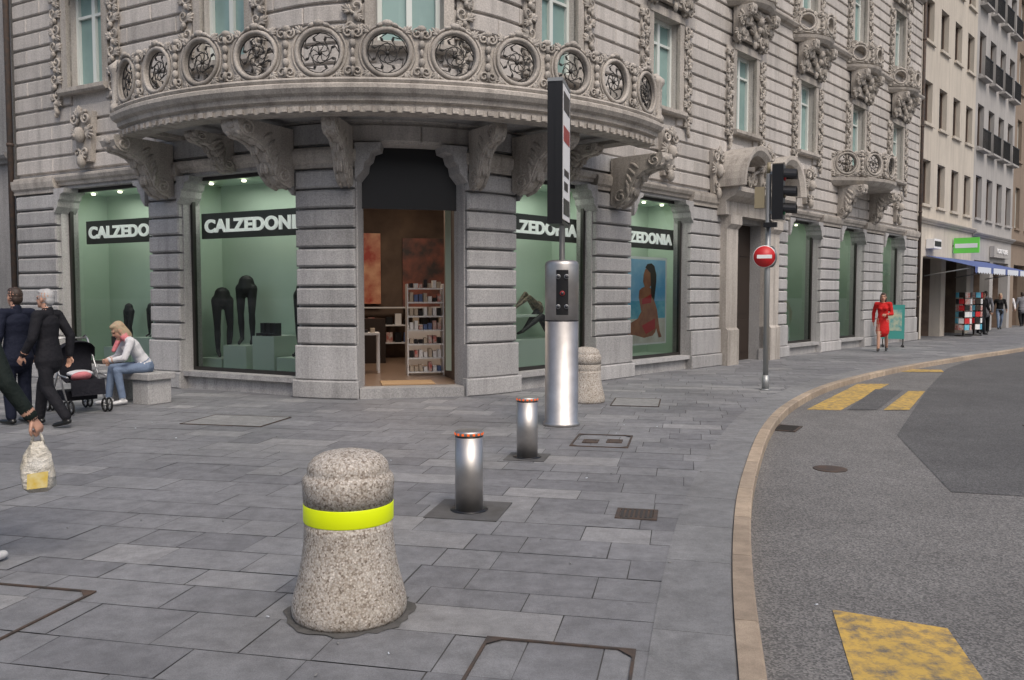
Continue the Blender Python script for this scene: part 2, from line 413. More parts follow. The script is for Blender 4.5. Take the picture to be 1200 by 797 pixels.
# ---------------- upper windows
win=MB()
for ci,c in enumerate(UPC):
    for ri,(z0,z1) in enumerate(ROWS):
        a,b=c-.5,c+.5; ss=sl(a,b,.3)
        sweep(win,[(-.2,z0),(-.17,z0),(-.17,z1),(-.2,z1)],ss,M_pane)
        for p,q in((a,a+.07),(b-.07,b),(c-.045,c+.045)): box(win,p,q,-.169,-.11,z0+.001,z1,M_frame,map=W)
        for p,q in((z0,z0+.09),(z1-.08,z1),(z0+(z1-z0)*.72,z0+(z1-z0)*.72+.05)):
            for u,v in((a+.07,c-.045),(c+.045,b-.07)): box(win,u,v,-.169,-.115,p+.001,q,M_frame,map=W)
        for p,q in((a-.16,a),(b,b+.16)): sweep(win,[(0,z0-.1),(.1,z0-.1),(.1,z1),(0,z1)],sl(p,q),M_carve)
        sweep(win,[(0,z1),(.12,z1),(.12,z1+.16),(0,z1+.16)],sl(a-.16,b+.16),M_carve)
        sweep(win,[(-.15,z0-.1),(.16,z0-.12),(.2,z0-.08),(.2,z0-.01),(-.1,z0+.012),(-.15,z0+.012)],sl(a-.22+.06,b+.22-.06),M_carve)
        put(strips[(ci+ri)%3],c-.82,.046,(z0+z1)/2-.1,(1,1,1)); put(strips[(ci+ri+1)%3],c+.82,.046,(z0+z1)/2-.1,(1,1,1),True)
        put(tops[ci%2],c,.12,z1+.35,(.95,1.1,1))
win.obj('upper_windows',bld)
for c in UPC:
    if abs(c)>4.5 and abs(c-10.05)>1 and abs(c-17.3)>1: put(keys[0],c,.05,4.5,(1.1,1.2,1.05))
bal=MB()
def ring_panel(mb,sc,zc,map,w=.92,h=.76,R=.30,iron=True,seed=0):
    n=32
    def outl(a):
        c,s=math.cos(a),math.sin(a)
        k=1/max(abs(c)/(w/2),abs(s)/(h/2),1e-6)
        if s>0: k=min(k,(R+.085)/1.0 if abs(c)<.75 else k)
        return (k*c,k*s)
    vs=[];fs=[]
    for i in range(n):
        a=2*math.pi*i/n; o=outl(a); q=(R*.92*math.cos(a),R*.92*math.sin(a))
        for (x,z),d in((q,.04),(o,.04),(o,-.04),(q,-.04)): vs.append(map(sc+x,d,zc+z))
    for i in range(n):
        j=(i+1)%n
        for k in range(4): fs.append((i*4+k,i*4+(k+1)%4,j*4+(k+1)%4,j*4+k))
    mb.add(vs,fs,M_carve)
    for RR,th,y in((R,.032,.05),(R+.06,.016,.045)):
        tube(mb,[map(sc+RR*math.cos(2*math.pi*i/n),y,zc+RR*math.sin(2*math.pi*i/n)) for i in range(n)],th,M_carve,6,closed=True)
    for d in(1,-1):
        for zz in(1,-1):
            x=sc+d*(w/2-.06); z=zc+zz*(h/2-.09)
            pts=[map(x+(.075*(1-.8*t/14))*math.cos(d*t*.6+zz),.06,z+(.075*(1-.8*t/14))*math.sin(d*t*.6+zz)) for t in range(15)]
            tube(mb,pts,.016,M_carve,5)
            leaf(mb,(sc+d*(R*.75),0,zc+zz*R*.85),.1,.13,.05,d*(.8 if zz>0 else 2.3),M_carve,map)
    lump(mb,(sc,.06,zc+R+.075),(.08,.045,.045),M_carve,None,map); 
    for k in(-1,1): lump(mb,(sc+k*.1,.05,zc+R+.05),(.06,.04,.03),M_carve,Ry(k*.3),map)
    x=sc+w/2
    for k in range(5): lump(mb,(x,.07,zc-h/2+.1+k*.12),(.03+.018*(k%2),.045,.06),M_carve,None,map,7,5)
    lump(mb,(x,.04,zc+h/2-.02),(.07,.06,.05),M_carve,None,map)
    if iron:
        for RR in(R*.86,R*.42):
            tube(mb,[map(sc+RR*math.cos(2*math.pi*i/20),0,zc+RR*math.sin(2*math.pi*i/20)) for i in range(20)],.008,M_iron,5,closed=True)
        for k in range(8):
            a=2*math.pi*k/8
            pts=[]
            for t in range(7):
                r=R*.86*(1-t/6.5); aa=a+.55*math.sin(t*1.05); pts.append(map(sc+r*math.cos(aa),.0,zc+r*math.sin(aa)))
            tube(mb,pts,.007,M_iron,5)
            lump(mb,(sc+R*.63*math.cos(a+.39),0,zc+R*.63*math.sin(a+.39)),(.018,.010,.03),M_iron,Ry(math.pi/2-a-.39),map,6,4)
        lump(mb,(sc,.0,zc),(.035,.03,.035),M_iron,None,map)
CB=Vector((-2.21,16.96)); RB=5.37; ab0=math.atan2(-.996,.093)
def WB(s,n,z):
    a=ab0+s/RB; d=Vector((math.cos(a),math.sin(a))); q=CB+d*(RB+n); return Vector((q.x,q.y,z))
HB=RB*math.asin(4.37/5.37)
np_=11; pw=2*HB/np_
ssb=[-HB+2*HB*i/44 for i in range(45)]
for i in range(np_): ring_panel(bal,-HB+pw*(i+.5),4.92,WB,pw,.70,.315,True,i)
sweep(bal,[(-.12,4.505),(.1,4.505),(.12,4.54),(.08,4.575),(-.1,4.575)],ssb,M_carve,WB)
prof=[(-.35,4.2),(-.02,4.2),(-.02,4.24),(.04,4.27),(.05,4.33),(.11,4.36),(.15,4.42),(.15,4.47),(.1,4.5),(-.35,4.5)]
sweep(bal,prof,ssb,M_carve,WB)
for i in range(60):
    s=-HB+2*HB*(i+.5)/60; box(bal,s-.045,s+.045,.0,.035,4.13,4.2,M_carve,map=WB)
sweep(bal,[(-.3,4.12),(-.0,4.12),(-.0,4.2),(-.3,4.2)],ssb,M_carve,WB)
pA=WB(-HB,0,0); pB=WB(HB,0,0)
eL=Vector((pA.x,pA.y))-NL*((Vector((pA.x,pA.y))-I0).dot(NL)); eR=Vector((pB.x,pB.y))-NR*((Vector((pB.x,pB.y))-I0).dot(NR))
def slab(z0,z1,mat,inset=-.3):
    lo=[tuple(WB(s,inset,0)[:2]) for s in ssb]
    inner=[(eR.x,eR.y)]+[tuple(W(s,.0,0)[:2]) for s in (HA,HA*.5,0,-HA*.5,-HA)]+[(eL.x,eL.y)]
    pp=lo+inner; k=len(pp)
    bal.add([(x,y,z0) for x,y in pp]+[(x,y,z1) for x,y in pp],[tuple(range(k)),tuple(range(k,2*k))]+[(i,(i+1)%k,k+(i+1)%k,k+i) for i in range(k)],mat)
slab(4.26,4.46,M_pier)
def line_map(p,q):
    p=Vector(p);q=Vector(q);t=(q-p).normalized();n=Vector((t.y,-t.x))
    return (lambda s,nn,z:Vector((p.x+t.x*s+n.x*nn,p.y+t.y*s+n.y*nn,z))),(q-p).length
mpL,lL=line_map(eL,(pA.x,pA.y)); mpR,lR=line_map((pB.x,pB.y),eR)
for mp_,l in((mpL,lL),(mpR,lR)):
    sweep(bal,prof,[0,l],M_carve,mp_); k=max(1,round(l/.9)); 
    for i in range(k): ring_panel(bal,l/k*(i+.5),4.92,mp_,l/k,.70,.29,True,77+i)
    sweep(bal,[(-.12,4.505),(.1,4.505),(.12,4.54),(.08,4.575),(-.1,4.575)],[0,l],M_carve,mp_)
for p in(pA,pB):
    Mx=Matrix.Translation((p.x,p.y,0)); revolve(bal,[(.14,4.5),(.14,4.6),(.10,4.66),(.11,5.1),(.15,5.16),(.15,5.22),(.08,5.28),(.03,5.33)],M_carve,Mx,12)
bal.obj('balcony',bld)
for s in(DL-.12,DR+.12): put(con_big,s,.13,4.14,(.68,.8,.95))
for s in(-1.85,2.0,-4.55,4.75): put(con_big,s,.12,4.14,(1.15,1.1,.95))
for s in(-3.1,3.2): put(con_sm,s,.05,4.14,(1.2,1.3,.8))
und=MB()
for a,b in((-5.2,-.9),(1.1,5.3)):
    sweep(und,[(.046,3.9),(.09,3.9),(.09,4.2),(.046,4.2)],sl(a,b),M_pier)
und.obj('frieze',bld)
corb=MB()
cp=[(0,0),(.32,0),(.30,-.08),(.2,-.11),(.17,-.2),(.12,-.24),(.1,-.34),(.05,-.4),(0,-.46)]
def corbel(mb,a,b,zt,k=1.0,mat=M_pier):
    prism(mb,[(a+x*k,zt+z*k) for x,z in cp],-.3,.14,mat,W); prism(mb,[(b-x*k,zt+z*k) for x,z in cp],-.3,.14,mat,W)
for a,b in SHOP: corbel(corb,a,b,3.6)
corbel(corb,DL,DR,3.9,1.2)
corb.obj('corner_corbels',bld)
b2=MB()
def bow(sc,hw,dep,zs):
    Rb=(hw*hw+dep*dep)/(2*dep); c=FM(sc,dep-Rb,0)
    def m(s,n,z):
        a=s/Rb; q=c@Vector(((Rb+n)*math.sin(a),(Rb+n)*math.cos(a),0)); return Vector((q.x,q.y,z))
    return m,Rb*math.asin(hw/Rb)
m2,h2=bow(17.3,1.9,1.0,0)
ss2=[-h2+2*h2*i/16 for i in range(17)]
for i in range(5): ring_panel(b2,-h2+2*h2*(i+.5)/5,5.32,m2,2*h2/5,.7,.29,True,30+i)
sweep(b2,[(-1.0,4.72),(-.05,4.72),(.0,4.76),(.08,4.84),(.1,4.92),(-1.0,4.92)],ss2,M_carve,m2)
for s in(16.0,18.6): put(con_sm,s,.05,4.72,(1.4,1.2,1.3))
for c in(10.05,13.6,17.3,20.9,6.55):
    m3,h3=bow(c,.95,.6,0); ss3=[-h3+2*h3*i/10 for i in range(11)]
    sweep(b2,[(-.6,8.12),(-.04,8.12),(.04,8.2),(.07,8.27),(-.6,8.3)],ss3,M_carve,m3)
    for i in range(3): ring_panel(b2,-h3+2*h3*(i+.5)/3,8.58,m3,2*h3/3,.55,.2,False,50+i)
    for d in(-.6,.6): put(con_sm,c+d,.1,8.12,(1.1,.75,1.1))
    put(tops[0],c,.2,7.85,(1,1.3,.9))
b2.obj('side_balconies',bld)
# portal with broken arched pediment
pt=MB(); pc=10.27
for d in(-1,1):
    sweep(pt,[(0,0),(.3,0),(.3,.8),(.24,.85),(.24,3.1),(.34,3.2),(.34,3.4),(0,3.4)],[pc+d*1.1-.27,pc+d*1.1+.27],M_carve)
sweep(pt,[(0,3.4),(.3,3.4),(.3,3.7),(.5,3.8),(.6,3.9),(.6,4.0),(0,4.0)],[pc-1.55,pc+1.55],M_carve)
for d in(-1,1):
    vs=[];fs=[];k=14
    for i in range(k):
        a=math.pi*(.0+.72*i/(k-1)); 
        for r,n in((.62,0),(.62,.72),(.72,.8),(.8,.8),(.8,0)): vs.append(W(pc+d*(.95-(-1)*r*math.cos(a)*1.0 -.1),n,4.0+r*math.sin(a)*1.15))
    for i in range(k-1):
        for j in range(5): fs.append((i*5+j,i*5+(j+1)%5,(i+1)*5+(j+1)%5,(i+1)*5+j))
    fs.append((0,1,2,3,4)); fs.append(tuple((k-1)*5+j for j in range(5)))
    pt.add(vs,fs,M_carve)
sweep(pt,[(-.33,0),(-.28,0),(-.28,3.3),(-.33,3.3)],[9.45,11.1],M_wood)
for u,v in((9.55,10.22),(10.33,11.0)):
    for zz in((.2,1.0),(1.15,2.4),(2.55,3.15)): box(pt,u+.05,v-.05,-.28,-.26,zz[0],zz[1],M_wood,map=W)
pt.obj('portal',bld)
put(keys[0],pc,.35,4.5,(1.3,1.5,1.25)); put(tops[0],pc,.3,4.25,(.8,1,.9))
for s in (8.6,11.9): put(keys[0],s,.06,4.35,(.9,1,1.1))
# ---------------- shop windows: frames, glass, display boxes
sh=MB(); gl=MB(); disp=MB(); spots=MB()
def lineW(i): return WLf if SHOP[i][1]<0 else WRt
for i,(a,b) in enumerate(SHOP):
    m=lineW(i)
    for p,q in((a,a+.05),(b-.05,b)): box(sh,p,q,-.22,-.15,.3,3.6,M_iron,map=m)
    for p,q in((.3,.36),(3.54,3.6)): box(sh,a+.05,b-.05,-.22,-.15,p,q,M_iron,map=m)
    box(sh,a,b,-.14,.1,.22,.299,M_pier,map=m)
    gl.add([m(a+.05,-.18,.36),m(b-.05,-.18,.36),m(b-.05,-.18,3.54),m(a+.05,-.18,3.54)],[(0,1,2,3)],M_glass)
    A,B=(a-.4,b+.2) if i==1 else ((a-.42,b+.3) if i==2 else (a-.3,b+.3)); n0,n1=-.36,-1.2
    q=[m(A,n0,.3),m(B,n0,.3),m(B,n1,.3),m(A,n1,.3),m(A,n0,3.6),m(B,n0,3.6),m(B,n1,3.6),m(A,n1,3.6)]
    disp.add(q,[(0,1,2,3),(4,7,6,5),(3,2,6,7),(0,3,7,4),(1,5,6,2)],M_mint)
    for k in range(4):
        s=A+(B-A)*(k+.5)/4; c=m(s,-.62,3.58); revolve(spots,[(.035,-.03),(.045,0)],M_spot,Matrix.Translation(c),10)
    li=bpy.data.lights.new('display_lamp','AREA'); li.shape='RECTANGLE'; li.size=(b-a)*.8; li.size_y=.3; li.energy=17 if i<4 else 6; li.color=(1,.97,.90)
    lo=bpy.data.objects.new('display_lamp',li); scene.collection.objects.link(lo); lo.parent=bld
    c=m((a+b)/2,-.6,3.52); p,t,nn=PTN((a+b)/2)
    lo.matrix_local=Matrix.Translation(c)@Matrix.Rotation(math.atan2(t.y,t.x),4,'Z')
sh.obj('shop_window_frames',bld); gl.obj('shop_glazing',bld,recalc=False); disp.obj('display_interiors',bld); spots.obj('ceiling_spots',bld)
ped=MB()
M_plinth=mk('plinth_pale',(.66,.74,.66),.6)
for i,items in enumerate([[(-7.2,-6.6,.3),(-6.4,-5.6,.5)],[(-4.55,-4.0,.18),(-3.95,-3.4,.42),(-3.25,-2.75,.6),(-2.7,-2.0,.25)],[(2.3,3.9,.5)],[],[(12.9,14,.4)],[(16.5,17.5,.4)],[(20,21,.4)]]):
    for a,b,h in items: box(ped,a,b,-1.1,-.5,.301,.3+h,M_plinth,map=lineW(i))
for s in(-3.18,-3.04,-2.9): box(ped,s,s+.08,-.75,-.62,.901,1.12,M_black,map=WLf); box(ped,s,s+.08,-.62,-.52,.901,.95,M_black,map=WLf)
for s in(-7.1,-6.9): box(ped,s,s+.1,-.8,-.6,.601,.8,M_wood,map=WLf)
ped.obj('display_plinths',bld)
# store room behind the door
T0=PTN(.13)
def WRm(x,d,z): q=T0[0]+T0[1]*x-T0[2]*d; return Vector((q.x,q.y,z))
rm=MB(); poly=[(-.84,.37),(-.78,1.8),(-2.8,3.9),(-2.8,6.5),(2.8,6.5),(2.8,3.9),(.74,1.8),(.84,.37)]
zf,zc=.16,4.0
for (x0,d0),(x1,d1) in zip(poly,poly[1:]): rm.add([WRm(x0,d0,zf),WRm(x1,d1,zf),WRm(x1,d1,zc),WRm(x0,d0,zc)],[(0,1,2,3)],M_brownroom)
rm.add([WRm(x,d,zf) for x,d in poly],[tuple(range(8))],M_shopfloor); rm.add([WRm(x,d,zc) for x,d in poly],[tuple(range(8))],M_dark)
box(rm,-.81,.81,-.0,.36,0,.159,M_pier,map=WRm)
box(rm,-.45,.4,.4,1.0,.162,.18,mk('doormat',(.4,.26,.14),.9),map=WRm)
box(rm,-.83,.83,.38,.42,2.95,3.98,M_black,map=WRm)
rm.obj('shop_room',bld)
fx=MB()
Mg=mk('goods_mix',(.5,.12,.1),.6,c2=(.6,.6,.55),ns=14)
Mp1=mk('poster_warm',(.45,.06,.04),.5,c2=(.85,.5,.3),ns=2.5); Mp2=mk('poster_dark',(.05,.04,.04),.5,c2=(.3,.1,.07),ns=3)
goods=[M_white,M_white,M_black,Mg,mk('box_beige',(.5,.42,.33),.6),mk('box_blue',(.1,.15,.3),.6),M_black]
for zz in(.2,.45,.7,.95,1.2,1.45,1.7): 
    box(fx,.12,.74,2.0,2.35,zz,zz+.025,M_white,map=WRm)
    for k in range(7):
        x=.15+k*.083; box(fx,x,x+.063,2.02,2.2,zz+.03,zz+.03+random.uniform(.07,.17),random.choice(goods),map=WRm)
for x in(.10,.74): box(fx,x,x+.02,1.98,2.36,.16,1.8,M_white,map=WRm)
box(fx,-.95,-.35,2.6,3.1,.86,.9,M_white,map=WRm)
for x in(-.95,-.39): 
    for d in (2.6,3.06): box(fx,x,x+.04,d,d+.04,.16,.86,M_white,map=WRm)
for k in range(4): box(fx,-.9+k*.13,-.82+k*.13,2.75,2.95,.901,.95+.03*(k%2),random.choice(goods),map=WRm)
box(fx,-1.3,-.1,6.3,6.4,1.4,3.0,Mp1,map=WRm); box(fx,-.95,-.5,6.28,6.299,1.5,2.8,Mp2,map=WRm)
box(fx,.4,1.8,6.3,6.4,1.3,2.9,Mp2,map=WRm)
for zz in(.5,.9,1.3): box(fx,-2.6,2.6,6.0,6.29,zz,zz+.03,M_white,map=WRm)
for k in range(24): x=-2.4+k*.2; box(fx,x,x+.14,6.05,6.25,.53,.53+random.uniform(.1,.3),random.choice(goods),map=WRm); box(fx,x,x+.14,6.05,6.25,.93,.93+random.uniform(.1,.3),random.choice(goods),map=WRm)
box(fx,-1.5,-.1,4.8,5.3,.16,1.1,M_wood,map=WRm); box(fx,.3,1.4,4.2,4.7,.16,.95,M_white,map=WRm)
for k in range(9): revolve(fx,[(.04,-.04),(.05,0)],M_spot,Matrix.Translation(WRm(-1.2+.3*k,2.8+.5*(k%3),3.98)),8)
fx.obj('shop_fittings',bld)
li=bpy.data.lights.new('shop_lamp','AREA'); li.size=1.6; li.energy=70; li.color=(1,.82,.66)
lo=bpy.data.objects.new('shop_lamp',li); scene.collection.objects.link(lo); lo.parent=bld; lo.location=WRm(0,3.2,3.9)
for p in protos: bpy.data.objects.remove(p)
dp=MB()
for s in(-9.0,23.36): 
    c=W(s,.12,0); cyl(dp,(c.x,c.y,.0),(c.x,c.y,15.5),.055,M_rust)
    for z in(1.5,4.5,7.5,10.5): cyl(dp,(c.x,c.y,z),(c.x,c.y,z+.06),.068,M_rust)
dp.obj('downpipes',bld)
# ---------------- text signs
def text_obj(name,body,M,width,mat,parent=None,h=None):
    cu=bpy.data.curves.new(name,'FONT'); cu.body=body; cu.size=.36; cu.extrude=.012; cu.offset=.014; cu.align_x='LEFT'; cu.space_character=1.06
    o=bpy.data.objects.new(name,cu); scene.collection.objects.link(o)
    bpy.context.view_layer.update(); dg=bpy.context.evaluated_depsgraph_get()
    me=bpy.data.meshes.new_from_object(o.evaluated_get(dg)); bpy.data.objects.remove(o)
    xs=[v.co.x for v in me.vertices]; ys=[v.co.y for v in me.vertices]; sx=width/(max(xs)-min(xs)); sy=(h/(max(ys)-min(ys))) if h else sx
    for v in me.vertices: v.co.x=(v.co.x-min(xs))*sx; v.co.y=(v.co.y-min(ys))*sy
    me.materials.clear(); me.materials.append(mat)
    o=bpy.data.objects.new(name,me); scene.collection.objects.link(o); o.matrix_world=M
    if parent: o.parent=parent; o.matrix_parent_inverse=parent.matrix_world.inverted()
    return o
def TM(m,s,n,z):
    o=m(s,n,z); x=(m(s+.1,n,z)-o).normalized(); y=Vector((0,0,1)); w=x.cross(y)
    return Matrix(((x.x,0,w.x,o.x),(x.y,0,w.y,o.y),(0,1,0,z),(0,0,0,1)))
for i,s,wd in((0,-7.42,2.4),(1,-4.24,2.38),(2,1.93,2.3),(3,5.32,2.3)):
    m=lineW(i); a,b=SHOP[i]; e=MB(); A=s-.1; B=(b+.25) if i==0 else ((b+.15) if i==1 else b+.12)
    if i==2: A=1.7
    box(e,A,B,-.46,-.42,2.58,3.02,M_black,map=m); so=e.obj('shop_sign')
    text_obj('letters','CALZEDONIA',TM(m,s,-.405,2.68),wd,M_letters,so,.235)
# ---------------- poster in window 4
po=MB(); pm=WRt
Msky=mk('poster_sky',(.14,.42,.72),.5,c2=(.36,.62,.82),ns=2); Msea=mk('poster_sea',(.05,.36,.56),.5,c2=(.2,.55,.66),ns=5); Msand=mk('poster_sand',(.6,.55,.48),.6,c2=(.75,.72,.66),ns=4)
Mskin=mk('poster_skin',(.42,.17,.08),.5,c2=(.3,.1,.05),ns=5); Mbik=mk('poster_red_swim',(.5,.03,.03),.5)
px0,px1,pz0,pz1=5.5,7.45,.55,2.4
box(po,px0,px1,-.45,-.42,pz0,pz1,M_white,map=pm)
def flat(poly,n,mat): po.add([pm(px0+x*(px1-px0),n,pz0+z*(pz1-pz0)) for x,z in poly],[tuple(range(len(poly)))],mat)
flat([(.03,.5),(.97,.5),(.97,.97),(.03,.97)],-.417,Msky); flat([(.03,.3),(.97,.3),(.97,.5),(.03,.5)],-.417,Msea); flat([(.03,.02),(.97,.02),(.97,.3),(.03,.3)],-.417,Msand)
flat([(.45,.62),(.5,.65),(.62,.67),(.70,.63),(.74,.56),(.71,.47),(.72,.38),(.78,.28),(.8,.2),(.77,.14),(.72,.1),(.55,.08),(.35,.12),(.12,.1),(.06,.14),(.1,.2),(.3,.26),(.42,.3),(.49,.38),(.47,.45),(.44,.54)],-.413,Mskin)
flat([(.2,.18),(.08,.32),(.12,.36),(.28,.27)],-.412,Mskin); flat([(.72,.55),(.8,.4),(.86,.15),(.9,.08),(.84,.07),(.78,.2),(.7,.4)],-.411,Mskin)
flat([(.52,.72),(.53,.8),(.56,.86),(.64,.9),(.7,.82),(.68,.68),(.6,.62),(.55,.66)],-.410,Mskin); flat([(.56,.88),(.6,.92),(.68,.93),(.74,.9),(.78,.8),(.78,.72),(.74,.5),(.68,.56),(.66,.82)],-.409,M_wood)
flat([(.5,.52),(.6,.55),(.68,.58),(.68,.48),(.5,.46)],-.408,Mbik); flat([(.5,.22),(.76,.3),(.76,.18),(.58,.12)],-.408,Mbik)
po.obj('advertising_poster',recalc=False)
# ---------------- neighbouring buildings
def plain(name,s0,s1,H,wallmat,cols,rows,winw,gz,map=W,frame=M_frame,pane=M_pane,depth=.22,sill=True,shop=None,cor=True):
    e=empty(name); mb=MB(); w=MB(); op=[]
    n=cols; pit=(s1-s0)/n
    for i in range(n):
        c=s0+pit*(i+.5)
        for z0,z1 in rows: op.append((c-winw/2,c+winw/2,z0,z1))
    if shop: op+=shop
    zz=sorted(set([0,H]+[z for o in op for z in o[2:]]))
    for z0,z1 in zip(zz,zz[1:]):
        x=s0
        for a,b in sorted((o[0],o[1]) for o in op if o[2]<z1-.01 and o[3]>z0+.01)+[(s1,s1)]:
            if a>x+.01: box(mb,x,a,-.4,.0,z0,z1,wallmat,map=map)
            x=b
    for i,(a,b,z0,z1) in enumerate(op):
        if shop and (a,b,z0,z1) in shop:
            box(w,a,b,-3,-2.9,0,z1,M_brownroom,map=map); box(w,a,b,-2.9,-.4,z1-.02,z1,M_dark,map=map); box(w,a-.05,a,-2.9,-.4,0,z1,M_brownroom,map=map); box(w,b,b+.05,-2.9,-.4,0,z1,M_brownroom,map=map)
            for k in range(6): 
                x=a+(b-a)*(k+.5)/6; box(w,x-.2,x+.2,-2.0,-1.2,.02,random.uniform(.8,2),random.choice([Mg,M_white,M_mint,M_wood]),map=map)
            continue
        box(w,a,b,-depth-.04,-depth,z0,z1,pane,map=map)
        c=(a+b)/2
        for p,q in((a,a+.06),(b-.06,b),(c-.03,c+.03)): box(w,p,q,-depth,-depth+.05,z0,z1,frame,map=map)
        for p,q in((z0,z0+.07),(z1-.07,z1)): box(w,a+.06,c-.03,-depth,-depth+.045,p,q,frame,map=map); box(w,c+.03,b-.06,-depth,-depth+.045,p,q,frame,map=map)
        if sill: box(w,a-.08,b+.08,-.1,.09,z0-.1,z0-.005,wallmat,map=map); 
    if cor:
        cornice(w,gz,s0+.01,s1-.01,1,wallmat,map); cornice(w,H-.3,s0+.01,s1-.01,2,wallmat,map)
    box(mb,s0,s1,-9,-.41,H-.1,H,wallmat,map=map); box(mb,s0,s0+.3,-9,-.41,0,H-.1,wallmat,map=map); box(mb,s1-.3,s1,-9,-.41,0,H-.1,wallmat,map=map)
    mb.obj('walls',e); w.obj('windows',e); return e
M_cream=stone('cream_plaster',(.56,.51,.44),(.48,.44,.38),(.33,.30,.26),.08,.0,.55)
M_grey2=stone('grey_plaster',(.42,.405,.39),(.35,.34,.33),(.22,.215,.21),.1,.0,.5)
M_brown2=stone('brown_plaster',(.28,.22,.17),(.23,.18,.14),(.14,.115,.09),.1,.0,.4)
M_grey3=stone('old_grey_wall',(.30,.29,.285),(.23,.225,.22),(.13,.13,.13),.3,.0,.6)
M_pdark=mk('dark_pane',(.05,.055,.06),.08); M_fbrown=mk('brown_frame',(.09,.06,.045),.5)
e2=plain('plaster_building',23.45,30.9,15.5,M_cream,4,[(4.9,6.5),(7.8,9.3),(10.7,12.2),(13.3,14.6)],1.0,4.2,frame=M_fbrown,pane=M_pdark,shop=[(24.2,26.6,0,3.0),(27.2,30.3,0,3.0)])
e3=plain('grey_apartment_building',30.9,38.3,18,M_grey2,4,[(4.9,6.7),(7.9,9.7),(10.9,12.7),(13.9,15.6)],1.05,4.1,pane=M_pdark,frame=M_fbrown,shop=[(31.4,34.2,0,3.1),(34.8,37.8,0,3.1)])
e4=plain('brown_apartment_building',38.3,60,17,M_brown2,10,[(4.9,6.9),(8.2,10.2),(11.5,13.4),(14.4,16)],1.0,4.1,pane=M_pdark,frame=M_frame,shop=[(39,42,0,3.1),(43,46,0,3.1),(48,52,0,3.1)])
mb=MB()
for c in (31.83,33.68,35.5,37.4):
    for z in(7.8,10.8,13.8):
        box(mb,c-.65,c+.65,.01,.28,z-.1,z-.02,M_grey2,map=W)
        for k in range(12): x=c-.63+k*.1146; box(mb,x-.01,x+.01,.25,.27,z-.02,z+.75,M_iron,map=W)
        box(mb,c-.65,c+.65,.24,.28,z+.75,z+.79,M_iron,map=W)
mb.obj('iron_balconies',e3)
e5=plain('old_grey_building',-22,-9.07,15,M_grey3,4,[(.9,3.2),(5.4,7.2),(9,10.8)],1.1,4.2,pane=M_pdark,frame=M_fbrown)
mo=lambda s,n,z:Vector((-s,-15+n,z))
e6=plain('unseen_opposite_building',-30,26,11,M_cream,16,[(.8,3.2),(5,7),(8.5,10.3)],1.3,4.2,map=mo,pane=M_pdark)  # unseen row behind the camera, added for darker glass reflections and top light
aw=MB(); Mab=mk('awning_blue',(.07,.10,.26),.8,c2=(.09,.13,.3),ns=2); Maw=mk('awning_white',(.62,.66,.72),.8)
k=24
for i in range(k):
    a=24.3+(33.5-24.3)*i/k; b=24.3+(33.5-24.3)*(i+1)/k
    aw.add([W(a,.02,3.05),W(b,.02,3.05),W(b,1.7,2.6),W(a,1.7,2.6)],[(0,1,2,3)],Mab)
    mid=(a+b)/2
    aw.add([W(a,1.7,2.6),W(b,1.7,2.6),W(b,1.7,2.42),W(mid,1.7,2.36),W(a,1.7,2.42)],[(0,1,2,3,4)],Maw if i%6 else Mab)
for s in(24.4,28.5,33.3): tube(aw,[W(s,.02,2.3),W(s,1.65,2.58)],.02,M_pole)
aw.obj('shop_awning',recalc=False)
sg=MB(); Mgr=mk('green_sign',(.10,.42,.06),.5,emit=(.2,.8,.1),est=.2); 
box(sg,28.0,28.12,.05,.95,3.25,3.85,Mgr,map=W); box(sg,27.99,28.13,.1,.9,3.45,3.62,M_white,map=W); tube(sg,[W(28.06,0,3.55),W(28.06,.1,3.55)],.03,M_iron); sg.obj('green_shop_sign')
sg=MB(); box(sg,24.5,25.4,.02,.3,3.3,3.65,M_white,map=W); box(sg,24.55,25.35,.3,.31,3.38,3.57,M_iron,map=W); sg.obj('white_shop_sign')
sg=MB(); box(sg,34.0,37,.02,.2,3.3,3.8,M_grey2,map=W); so=sg.obj('fascia_sign'); text_obj('letters','BOUTIQUE',TM(W,34.5,.22,3.45),2,M_white,so,.25)
# ---------------- ground
g=MB(); g.add([(-400,-400,-.1),(400,-400,-.1),(400,400,-.1),(-400,400,-.1)],[(0,1,2,3)],M_road); g.obj('road')
KP=[(-.2,-14),(0,-8),(.2,-3),(.5,0),(.8,2.2),(1.065,3.37),(1.29,4.32),(1.636,5.61),(2.13,7.2),(3.17,10.04),(4.32,12.48),(6.03,15.2),(8.75,18.46),(11.76,21.5),(15.47,25.04),(20,29.8),(27,37.5),(40,52),(58,72)]
def cat(P,step=.12):
    P=[Vector(p) for p in P]; P=[P[0]*2-P[1]]+P+[P[-1]*2-P[-2]]; out=[]
    for i in range(1,len(P)-2):
        a,b,c,d=P[i-1:i+3]; k=max(2,int((c-b).length/step))
        for j in range(k):
            t=j/k; out.append(.5*((2*b)+(c-a)*t+(2*a-5*b+4*c-d)*t*t+(3*b-a-3*c+d)*t**3))
    out.append(P[-2]); return out
K=cat(KP)
for _ in range(12): K=[K[0]]+[(K[i-1]+K[i]*2+K[i+1])/4 for i in range(1,len(K)-1)]+[K[-1]]
acc=[0]
for a,b in zip(K,K[1:]): acc.append(acc[-1]+(b-a).length)
def KM(s,off,z):
    i=min(max(bisect.bisect_right(acc,s)-1,0),len(K)-2); t=(s-acc[i])/(acc[i+1]-acc[i]); p=K[i].lerp(K[i+1],t)
    a=K[max(i-1,0)];b=K[min(i+2,len(K)-1)]; d=(b-a).normalized(); nl=Vector((-d.y,d.x)); q=p+nl*off; return Vector((q.x,q.y,z))
TOT=acc[-1]
pv=MB()
outer=[KM(s,.05,-.006) for s in [TOT*i/300 for i in range(301)]]
